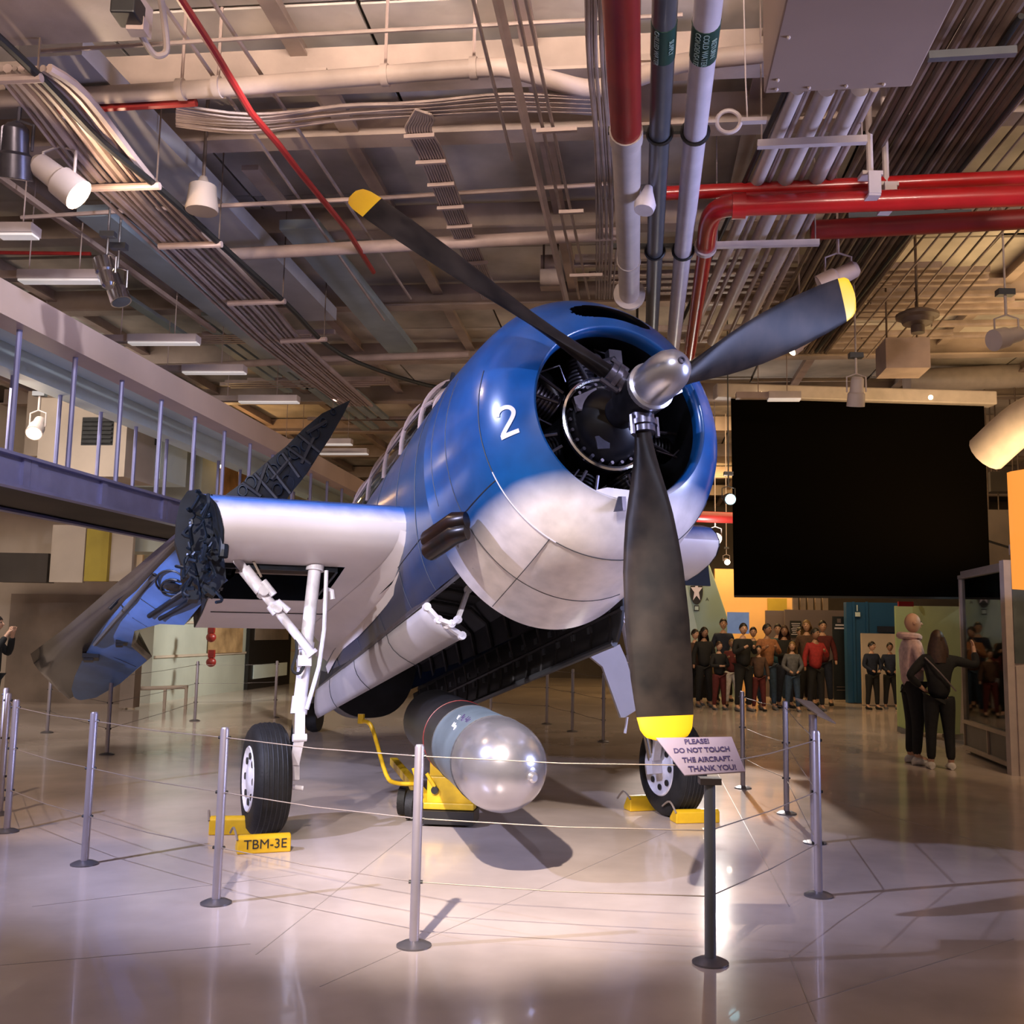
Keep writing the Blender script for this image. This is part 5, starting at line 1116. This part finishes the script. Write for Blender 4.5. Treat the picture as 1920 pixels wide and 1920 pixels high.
MB().prism(disc(c, sx_, sy_), (0, .02, 0)).build('insignia_disc', 'ink_black', fin)
st_ = [c+Vector(((sx_ if i % 2 == 0 else sx_*.4)*math.sin(PI*i/5)*.95, -.012, (sy_ if i % 2 == 0 else sy_*.4)*math.cos(PI*i/5)*.85)) for i in range(10)]
MB().prism(st_, (0, .01, 0)).build('insignia_star', 'white_print', fin)
for s_ in (1, -1): 
    x0 = c+Vector((0, .0, s_*.43)); MB().box(x0, (.12, .015, .14)).build('insignia_bar', 'ink_black', fin); MB().box(x0-Vector((0, .006, 0)), (.09, .015, .09)).build('insignia_bar', 'fin_light', fin)
text('A', 'fin_letter', 'ink_black', fin, at(1326, 1124, Yf-.03), (1, 0, 0), (0, 0, 1), .12, .002)
MB().prism([at(x, y, 24.6) for x, y in ((1286, 1190), (1300, 1215), (1335, 1290), (1345, 1322), (1286, 1312))], (0, .3, 0)).build('dark_boom', 'wing_dark', fin)
dw = panel((1340, 1068), (1490, 1312), 27, .15, 'display_wall', 'orange_wall', 'warm orange lit wall behind the crowd', 'wall')
panel((1364, 1148), (1404, 1188), 24.0, .08, 'wall_screen', 'poster_blue', 'dark blue wall picture with a pale burst above the crowd', 'picture')
panel((1436, 1145), (1472, 1312), 25.5, .1, 'display_panel', 'grey_partition', 'narrow violet grey exhibit board left of the text board', 'board')
tbp = panel((1472, 1144), (1592, 1312), 25.2, .1, 'display_panel', 'grey_partition', 'wide grey exhibit board with a small text sheet', 'board')
sh = MB(); a = at(1482, 1166, 25.05); sh.box(at(1492, 1180, 25.06), (.28, .02, .42)).build('text_sheet', 'ink_black', tbp)
for i in range(7): MB().box(at(1492, 1169+i*3.4, 25.04), (.22-.03*(i % 3), .01, .016)).build('text_rule', 'white_print', tbp)
MB().box(at(1457, 1134, 26.7), (.5, .1, .34)).build('lit_opening_block', 'yellow_wall', dw)  # solid box; the opening's yellow light is put into its colour
for i in range(5): MB().box(at(1491+i*14, 1132, 25.3), (.13, .1, .34)).build('slat', 'wall_brown', tbp)
bn = panel((1562, 1156), (1598, 1312), 24.0, .06, 'banner_stand', 'banner_black', 'tall black roll-up banner at the right of the crowd', 'banner')
MB().box(at(1573, 1164, 23.95), (.09, .01, .10)).build('emblem', 'grey_partition', bn)
for y, w_ in ((1172, .22), (1178, .26)): MB().box(at(1575, y, 23.95), (w_, .01, .035)).build('banner_line', 'white_print', bn)
MB().box(at(1592, 1294, 23.95), (.05, .01, .14)).build('banner_tag', 'white_print', bn)
for y in (1288, 1294): MB().box(at(1577, y, 23.95), (.2, .01, .02)).build('banner_line', 'grey_partition', bn)
bp_ = panel((1586, 1130), (1684, 1318), 23.5, .2, 'blue_kiosk', 'blue_partition', 'tall blue exhibit kiosk beside the black banner', 'kiosk')
for x in (1602, 1627): MB().box(at(x, 1222, 23.35), (.05, .03, 2.3)).build('kiosk_edge', 'blue_partition', bp_)
MB().box(at(1608, 1152, 23.3), (.11, .03, .10)).build('kiosk_sign', 'pale_teal', bp_); MB().box(at(1607, 1140, 23.3), (.02, .02, .14)).build('kiosk_sign', 'pale_teal', bp_)
MB().box(at(1662, 1180, 23.3), (.42, .03, .14)).build('kiosk_plate', 'cloth_navy', bp_)
text('<  This way', 'kiosk_text', 'blue_partition', bp_, at(1662, 1180, 23.27), (1, 0, 0), (0, 0, 1), .06, .001) if False else None
panel((1616, 1188), (1684, 1322), 22.8, .1, 'pale_counter', 'wall_cream', 'pale back panel behind the two seated men', 'panel')
lamp('case_lamp', 'AREA', (6.15, 12.5, 2.3), 22, (.8, .95, 1), (6.15, 12.5, 0), .5, sy=.9)
# green partition
gp = empty('green_partition', az(1700, 1365, 0), 'olive green partition wall behind the couple', 'partition')
def quadwall(name, m, pxs, Ys, th=.06):
    P = [at(x, y, Y) for (x, y), Y in zip(pxs, Ys)]; MB().prism(P, (0, th, 0)).build(name, m, gp)
Yg0, Yg1, Yg2 = 16.4, 16.1, 14.6
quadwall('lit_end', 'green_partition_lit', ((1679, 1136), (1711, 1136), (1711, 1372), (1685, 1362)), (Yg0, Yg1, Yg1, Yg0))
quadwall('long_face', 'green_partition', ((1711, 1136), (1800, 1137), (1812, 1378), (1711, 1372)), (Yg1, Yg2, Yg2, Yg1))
quadwall('lower_board', 'wall_brown', ((1765, 1192), (1808, 1190), (1810, 1376), (1765, 1374)), (Yg1-.3, Yg2-.1, Yg2-.1, Yg1-.3), .02)
quadwall('plinth', 'case_base', ((1684, 1362), (1711, 1371), (1711, 1384), (1684, 1372)), (Yg0-.02, Yg1-.02, Yg1-.02, Yg0-.02), .05)
quadwall('plinth', 'case_base', ((1768, 1376), (1812, 1378), (1812, 1388), (1768, 1384)), (Yg1-.3, Yg2-.12, Yg2-.12, Yg1-.3), .03)
panel((1684, 1128), (1712, 1137), 15.9, .05, 'red_sign', 'lamp_red' if False else 'red_paint', 'small red and white sign above the green partition', 'sign')
# glass case
ca = az(1908, 1452, 0); cb = az(1812, 1412, 0); cd = (cb-ca).normalized(); cr = Vector((1, -.05, 0)); hc = 2.35
e = empty('glass_case', ca, 'tall glass display case with steel frame and a dark mannequin, right of the couple', 'display case')
L_ = (cb-ca).length; inn = Vector((cd.y, -cd.x, 0)); inn = inn if inn.x > 0 else -inn
def cp(t, z, o_=0): return ca+cd*(L_*t)+UP*z+inn*o_
MB().prism([cp(0, .06), cp(1, .06), cp(1, .42), cp(0, .42)], inn*1.2).build('base_cabinet', 'case_base', e)
MB().prism([cp(0, 0, .05), cp(1, 0, .05), cp(1, .07, .05), cp(0, .07, .05)], inn*1.1).build('plinth', 'black_paint', e)
for t in (0, .5, 1): MB().bar(cp(t, .06, -.01), cp(t, .42, -.01), .03, .03, upv=cd).build('base_rail', 'case_steel', e)
for z in (.08, .42, hc): MB().bar(cp(-.01, z, -.01), cp(1.01, z, -.01), .05, .05).build('frame_rail', 'case_steel', e)
MB().bar(cp(1, .42, 0), cp(1, hc, 0), .05, .05, upv=cd).build('corner_post', 'case_steel', e)
MB().bar(cp(-.02, 0, 0), cp(-.02, hc+.08, 0), .16, .20, upv=inn).build('corner_post', 'beige_pipe', e, label='broad cream corner post')
MB().prism([cp(0, .44, .01), cp(1, .44, .01), cp(1, hc, .01), cp(0, hc, .01)], inn*.008).build('glass_pane', 'case_glass', e)
MB().prism([cp(0, .44, 1.2), cp(1, .44, 1.2), cp(1, hc, 1.2), cp(0, hc, 1.2)], inn*.02).build('back_panel', 'case_inside', e)
MB().prism([cp(.04, 1.22, .05), cp(.96, 1.22, .05), cp(.96, 1.22, 1.1), cp(.04, 1.22, 1.1)], UP*.015).build('glass_shelf', 'pale_teal', e)
MB().prism([cp(0, hc, 0), cp(1, hc, 0), cp(1, hc, 1.2), cp(0, hc, 1.2)], UP*.08).build('top_cap', 'case_steel', e)
MB().box(cp(.62, .47, .5), (.5, .35, .04)).build('label_card', 'white_print', e)
k = MB(); c = cp(.45, 1.3, .55)
k.lathe([(0, .02), (.05, .17), (.25, .20), (.45, .19), (.52, .12), (.58, .06), (.62, .06)], c, UP, 16).sphere(c+UP*.74, .11, 12)
k.tube([c+Vector((-.1, 0, .48)), c+Vector((-.26, -.1, .25)), c+Vector((-.15, -.2, .05))], [.06, .05, .04], 8).tube([c+Vector((.1, 0, .48)), c+Vector((.30, -.05, .40)), c+Vector((.42, -.1, .46))], [.06, .05, .04], 8)
one(k, 'mannequin', 'cloth_black', 'dark clothed mannequin standing in the glass case', 'mannequin', smooth=40)
one(MB().lathe([(0, .14), (.03, .14)], cp(.42, .78, .5), (-.6, -1, 0), 20).box(cp(.6, .8, .5), (.03, .03, .6)), 'model_disc', 'case_steel', 'round yellowish disc exhibit low in the glass case', 'exhibit')
e2_ = empty('cream_case', cp(-.05, 0, -.02), 'cream fronted cabinet running out of frame at the right edge', 'cabinet')
fr0 = cp(-.06, 0, -.02)
MB().bar(fr0+UP*.25, fr0+UP*.25+Vector((1.6, -.1, 0)), .06, .5).build('lower_panel', 'beige_pipe', e2_); MB().bar(fr0+UP*.86, fr0+UP*.86+Vector((1.6, -.1, 0)), .06, .72).build('front_panel', 'beige_pipe', e2_)
MB().bar(fr0+UP*1.9, fr0+UP*1.9+Vector((1.6, -.1, 0)), .03, 1.3).build('dark_window', 'case_inside', e2_); MB().bar(fr0+UP*2.55, fr0+UP*2.55+Vector((1.6, -.1, 0)), .08, .12).build('head_rail', 'beige_pipe', e2_)
MB().tube([fr0+Vector((.14, -.07, 1.25)), fr0+Vector((.30, -.08, 1.02))], .006, 6).build('door_pull', 'black_paint', e2_)
one(MB().tube([at(1742, 980, 15.6), at(1935, 1040, 14.4)], .02, 6).tube([at(1860, 1140, 15), at(1925, 1060, 14.5)], .03, 6), 'dark_truss', 'black_paint', 'dark slanting truss above the glass case', 'truss')
vbox(1885, 1010, 16, .7, .3, .9, 'wall_brown', 'hung_cabinet', 'brown box behind the screen right edge', 'box', hang=True)
vbox(1880, 905, 17, .5, .3, .34, 'wall_dark', 'dark_vent', 'dark vent behind the orange screen', 'vent', hang=True)
vbox(1862, 1090, 17, .4, .3, .6, 'grey_pipe', 'steel_frame', 'grey frame between black screen and orange screen', 'frame', hang=True)
# ------------------------------------------------------------------ people
def skin_mesh(name, nodes, edges, root, m, parent, sub=1, extra=None, label=None):
    me = bpy.data.meshes.new(name); me.from_pydata([tuple(n_[0]) for n_ in nodes], edges, [])
    o = bpy.data.objects.new('tmp', me); col.objects.link(o)
    sk = o.modifiers.new('s', 'SKIN')
    for i, v in enumerate(me.skin_vertices[0].data):
        r = nodes[i][1]; v.radius = (r, r) if not isinstance(r, tuple) else r; v.use_root = (i == root)
    sb = o.modifiers.new('u', 'SUBSURF'); sb.levels = sub; sb.render_levels = sub
    dg = bpy.context.evaluated_depsgraph_get(); dg.update(); q = bpy.data.meshes.new_from_object(o.evaluated_get(dg))
    k = MB(); k.v = [v.co.copy() for v in q.vertices]; k.f = [tuple(p.vertices) for p in q.polygons]
    bpy.data.objects.remove(o)
    if extra: k.add(extra.v, extra.f)
    r = k.build(name, m, parent, wm=WM[parent], smooth=1, fix=False)
    if label: r['label'] = label
    return r
def person(loc, yaw, h, label, top, legs, hair='hair_dark', skin='skin', hairstyle='short', arms='down', shoes='cloth_black', group=None, turn=0., coat=1.0, fine=False, bag=False, wide=1.0, legs_apart=.0, sit=0.):
    e = empty('person', loc, label, 'person', group, rz=yaw)          # faces -y in its own frame
    s = h/1.75; V = lambda x, y, z: Vector((x*s*wide if z < 1.5 else x*s, y*s, z*s))
    # joints
    hip = .92; J = {}
    arm_ = {'down': ((-.24, .02, 1.14), (-.26, -.05, .90)), 'phone': ((-.25, -.06, 1.16), (-.09, -.26, 1.30)), 'fold': ((-.25, -.03, 1.14), (-.04, -.20, 1.14)), 'hip': ((-.34, .06, 1.18), (-.19, -.02, 1.03)), 'point': ((-.44, -.06, 1.32), (-.47, -.14, 1.52)), 'face': ((-.27, -.12, 1.22), (-.10, -.22, 1.50)), 'front': ((-.25, -.02, 1.14), (-.08, -.22, 1.00))}
    al, arr = (arms, arms) if isinstance(arms, str) else arms
    def arm_j(kind, sgn):
        el, wr = arm_[kind]; return (V(-el[0]*sgn, el[1], el[2]), V(-wr[0]*sgn, wr[1], wr[2]))
    body = []; ed = []
    def n_(p, r): body.append((p, r*s)); return len(body)-1
    pel = n_(V(0, 0, 1.02), .07); sp = n_(V(0, .01, 1.12), .085); ch = n_(V(0, .01, 1.33), .10); nk = n_(V(0, .01, 1.47), .055); hd = n_(V(0, -.01, 1.54), .055)
    ed += [(pel, sp), (sp, ch), (ch, nk), (nk, hd)]
    for sg, kind in ((1, al), (-1, arr)):
        el, wr = arm_j(kind, sg); sh_ = n_(V(.165*sg, .01, 1.40), .055); e_ = n_(el, .042); w_ = n_(wr, .028)
        d_ = (wr-el).normalized(); ha = n_(wr+d_*.055*s, .032)
        ed += [(ch, sh_), (sh_, e_), (e_, w_), (w_, ha)]
        if fine:
            x_, y_ = basis(d_)
            for q in range(4):
                f0 = n_(wr+d_*.10*s+x_*(q-1.5)*.019*s, .0095); f1 = n_(wr+d_*(.135+.01*(q in (1, 2)))*s+x_*(q-1.5)*.021*s-y_*.012*s, .0085); ed += [(ha, f0), (f0, f1)]
            t_ = n_(wr+d_*.07*s+x_*.04*s, .010); t2 = n_(wr+d_*.10*s+x_*.052*s, .009); ed += [(ha, t_), (t_, t2)]
    for sg in (1, -1):
        hx = n_(V(.08*sg, 0, .84), .045); kn = n_(V((.10+legs_apart)*sg, -.01, .48), .06); an = n_(V((.11+legs_apart*1.6)*sg, .02, .09), .042); to = n_(V((.115+legs_apart*1.6)*sg, -.12, .04), .035); ed += [(pel, hx), (hx, kn), (kn, an), (an, to)]
    # head with face
    ex = MB(); hc_ = V(0, -.015, 1.655); R_ = Matrix.Rotation(turn, 3, 'Z')
    rows = []
    for i in range(15):
        a = -PI/2+PI*i/14; q = max(math.cos(a), .02); row = []
        for j in range(20):
            t = 2*PI*j/20; x, y, z = .078*q*math.cos(t), .098*q*math.sin(t), .118*math.sin(a)
            if z < 0: x *= 1+z*1.6; y = y*(1+z*.6)-.004
            fr = max(0, -math.sin(t))*q
            if abs(math.cos(t)) < .34 and -.02 < z < .02 and fr > .6: y -= .012
            if abs(abs(math.cos(t))-.36) < .12 and .01 < z < .04 and fr > .5: y += .010
            row.append(hc_+R_ @ (Vector((x, y, z))*s))
        rows.append(row)
    ex.grid(rows, closed=True)
    HP = lambda x, y, z: hc_+R_ @ (Vector((x, y, z))*s)
    ex.tube([HP(0, -.094, .022), HP(0, -.112, -.008), HP(0, -.118, -.018)], [.007*s, .012*s, .014*s], 8)
    for sg in (1, -1): ex.lathe([(0, .02*s), (.012*s, .022*s), (.014*s, .012*s)], HP(.072*sg, .008, 0), R_ @ Vector((sg, .3, 0)), 10)
    ex.tube([HP(-.024, -.093, -.048), HP(0, -.100, -.047), HP(.024, -.093, -.048)], .006*s, 6)
    b_ = skin_mesh('body', body, ed, pel, skin, e, extra=ex)
    for sg in (1, -1): k = MB().sphere(HP(.030*sg, -.086, .018), .011*s, 8); k.build('eye', 'ink_black', e, wm=WM[e], smooth=1)
    # jacket
    nodes = []; ed = []
    def c_(p, r): nodes.append((p, r*s)); return len(nodes)-1
    lowz = .95-.12*(coat-1)*2
    a0 = c_(V(0, .0, .84), .165); a1 = c_(V(0, .01, 1.12), .145); a2 = c_(V(0, .012, 1.32), .165); a3 = c_(V(0, .015, 1.455), .075); ed += [(a0, a1), (a1, a2), (a2, a3)]
    for sg, kind in ((1, al), (-1, arr)):
        el, wr = arm_j(kind, sg); s0 = c_(V(.165*sg, .01, 1.395), .075); s1 = c_(el, .06); s2 = c_(el.lerp(wr, .93), .045); ed += [(a2, s0), (s0, s1), (s1, s2)]
    skin_mesh('jacket', nodes, ed, a0, top, e)
    nodes = []; ed = []; p0 = c_(V(0, 0, 1.02), .14)
    for sg in (1, -1):
        x0 = c_(V(.085*sg, 0, .86), .125); x1 = c_(V((.10+legs_apart)*sg, -.01, .48), .078); x2 = c_(V((.11+legs_apart*1.6)*sg, .02, .10), .058); ed += [(p0, x0), (x0, x1), (x1, x2)]
    skin_mesh('trousers', nodes, ed, p0, legs, e)
    for sg in (1, -1):
        x = (.112+legs_apart*1.6)*sg; k = MB(); rows = []
        for y, w_, hh in ((.075, .03, .06), (.055, .045, .09), (0, .05, .10), (-.06, .052, .075), (-.13, .05, .055), (-.17, .032, .035)):
            rows.append([V(x+w_*math.cos(t), y, max(.0, hh/2+hh/2*math.sin(t))) for t in lin(0, 2*PI, 12)[:-1]])
        k.grid(rows, closed=True); n0 = 11; k.f += [tuple(range(n0)), tuple(range(len(k.v)-n0, len(k.v)))]; k.build('shoe', shoes, e, wm=WM[e], smooth=60)
    if hairstyle != 'bald':
        k = MB(); rows = []; long_ = hairstyle == 'long'
        for i in range(12):
            u = i/11; row = []
            for j in range(24):
                t = 2*PI*j/24; front_ = max(0, -math.sin(t)); lim = (-.02 if not long_ else -.05); zl = .062*front_+(lim)*(1-front_)
                a = PI/2*(1-u)+math.asin(max(-1, min(1, zl/.125)))*u; q = max(math.cos(a), .02)
                row.append(HP(.088*q*math.cos(t), .108*q*math.sin(t)+.004, .128*math.sin(a)))
            rows.append(row)
        k.grid(rows, closed=True)
        if long_:
            rows = []
            for i in range(9):
                u = i/8; row = []
                for j in range(13):
                    t = -.35+(PI+.7)*j/12; w_ = .09+.045*math.sin(u*2.4); row.append(HP(w_*math.cos(t), .035+(.075+.03*u)*math.sin(t)+.01*math.sin(j*2.3+i), .03-.33*u))
                rows.append(row)
            k.grid(rows); n0 = len(k.v)
        k.build('hair', hair, e, wm=WM[e], smooth=1)
    if bag: k = MB().tube(smooth_pts([V(.16, .10, 1.42), V(.0, .175, 1.22), V(-.17, .12, 1.0)], 5), .010*s, 6); k.build('bag_strap', 'grey_partition', e, wm=WM[e], smooth=40)
    return e
MATS['lamp_red'] = M_('red_paint')
mp, wp_ = az(1716, 1432, 0), az(1765, 1442, 0)
def topz(px, py, base):                 # height of a head seen at a pixel above a ground point
    return at(px, py, base.y).z
man = person(mp, math.radians(88), topz(1748, 1154, mp), 'bald man in a pink hooded sweatshirt and dark trousers facing right', 'cloth_pink', 'cloth_black', hairstyle='bald', arms=('down', 'fold'), shoes='cloth_white', fine=True, turn=.1, wide=1.12)
person(wp_, math.radians(168), topz(1750, 1185, wp_), 'woman seen from behind with long dark hair, black jacket and raised right arm', 'cloth_black', 'cloth_black', hair='hair_brown', hairstyle='long', arms=('hip', 'point'), shoes='cloth_white', fine=True, bag=True, wide=1.1)
# hood
hz = mp+UP*(.845*topz(1748, 1154, mp))
MB().tube([hz+Vector((.11*math.cos(t)-.03, .11*math.sin(t), .03*math.sin(t*.5))) for t in lin(0, 2*PI, 16)[:-1]], .045, 8, closed=True).build('hood', 'cloth_pink', man, smooth=40)
crowd = [  # px, py head top, distance, yaw, top, legs, hair, style, arms, label, skin
 (1320, 1178, 21.5, 10, 'cloth_black', 'cloth_black', 'hair_dark', 'long', 'down', 'woman with curly dark hair at the left end of the crowd before the green fin'),
 (1356, 1162, 23.5, 0, 'cloth_navy', 'cloth_black', 'hair_dark', 'short', 'down', 'tall man in a navy jacket standing before the green fin edge'),
 (1348, 1205, 20.8, 15, 'cloth_black', 'cloth_maroon', 'hair_brown', 'short', 'fold', 'small person in a dark top and rust trousers low at the left of the crowd'),
 (1372, 1200, 21.8, -10, 'cloth_maroon', 'cloth_white', 'hair_fair', 'short', 'phone', 'fair haired child in maroon and pale trousers behind the man in black'),
 (1393, 1171, 20.5, 20, 'cloth_black', 'cloth_black', 'hair_dark', 'short', 'phone', 'man all in black holding something before his chest'),
 (1412, 1178, 22.5, 0, 'cloth_olive', 'cloth_denim', 'hair_dark', 'short', 'down', 'man in a dark green top right behind the man all in black'),
 (1438, 1172, 21.0, 5, 'cloth_plaid', 'cloth_denim', 'hair_dark', 'short', 'phone', 'man in an orange brown plaid shirt and jeans'),
 (1422, 1212, 20.6, 0, 'cloth_brown', 'cloth_maroon', 'hair_dark', 'short', 'down', 'short person in brown between the plaid shirt man and man in black'),
 (1458, 1172, 22.8, -8, 'cloth_teal', 'cloth_denim', 'hair_dark', 'short', 'down', 'man in dark teal behind the plaid shirt man'),
 (1470, 1175, 21.6, 12, 'cloth_black', 'cloth_navy', 'hair_brown', 'long', 'fold', 'woman with reddish hair and a black coat at the crowd centre'),
 (1485, 1205, 20.6, 0, 'cloth_grey', 'cloth_denim', 'hair_fair', 'long', 'front', 'fair haired girl in grey and bright jeans at the crowd front'),
 (1512, 1165, 22.4, -5, 'cloth_brown', 'cloth_black', 'hair_fair', 'long', 'down', 'fair haired woman in brown before the text board'),
 (1528, 1180, 20.9, 8, 'cloth_red', 'cloth_black', 'hair_dark', 'short', ('phone', 'down'), 'person in a bright red jacket and black trousers at the crowd right'),
 (1542, 1166, 22.6, -12, 'cloth_maroon', 'cloth_navy', 'hair_dark', 'short', 'down', 'man in maroon behind the person in the bright red jacket'),
 (1303, 1182, 22.0, 15, 'cloth_brown', 'cloth_black', 'hair_dark', 'short', 'down', 'dim figure cut by the lower propeller blade tip'),
 (1336, 1215, 22.4, 0, 'cloth_tan', 'cloth_black', 'hair_fair', 'short', 'down', 'small fair child behind the rust trousers person'),
 (1500, 1178, 23.4, 0, 'cloth_black', 'cloth_black', 'hair_dark', 'short', 'down', 'man in black at the back of the crowd beside the text board'),
 (1634, 1205, 21.6, 12, 'cloth_navy', 'cloth_black', 'hair_dark', 'short', 'front', 'dark suited man, left of the pair before the pale panel'),
 (1668, 1207, 21.8, -8, 'cloth_navy', 'cloth_black', 'hair_dark', 'short', 'front', 'man with a tan shirt front, right of the pair before the pale panel')]
for i, (px, py, Y, yw, tp_, lg, hr, hs, ar, lb) in enumerate(crowd):
    b = at(px, py, Y); person(Vector((b.x, b.y, 0)), math.radians(yw), max(.95, b.z+.005), lb, tp_, lg, hair=hr, hairstyle=hs, arms=ar, skin='skin' if i % 3 else 'skin_dark', group='crowd of visitors', legs_apart=.02, turn=random.uniform(-.5, .5), shoes='cloth_black' if i % 2 else 'cloth_grey')
b = at(8, 1157, 13.0); person(Vector((b.x-.12, b.y, 0)), math.radians(95), b.z, 'man in black raising a camera to his face at the left edge', 'cloth_black', 'cloth_black', arms=('face', 'face'), fine=True)
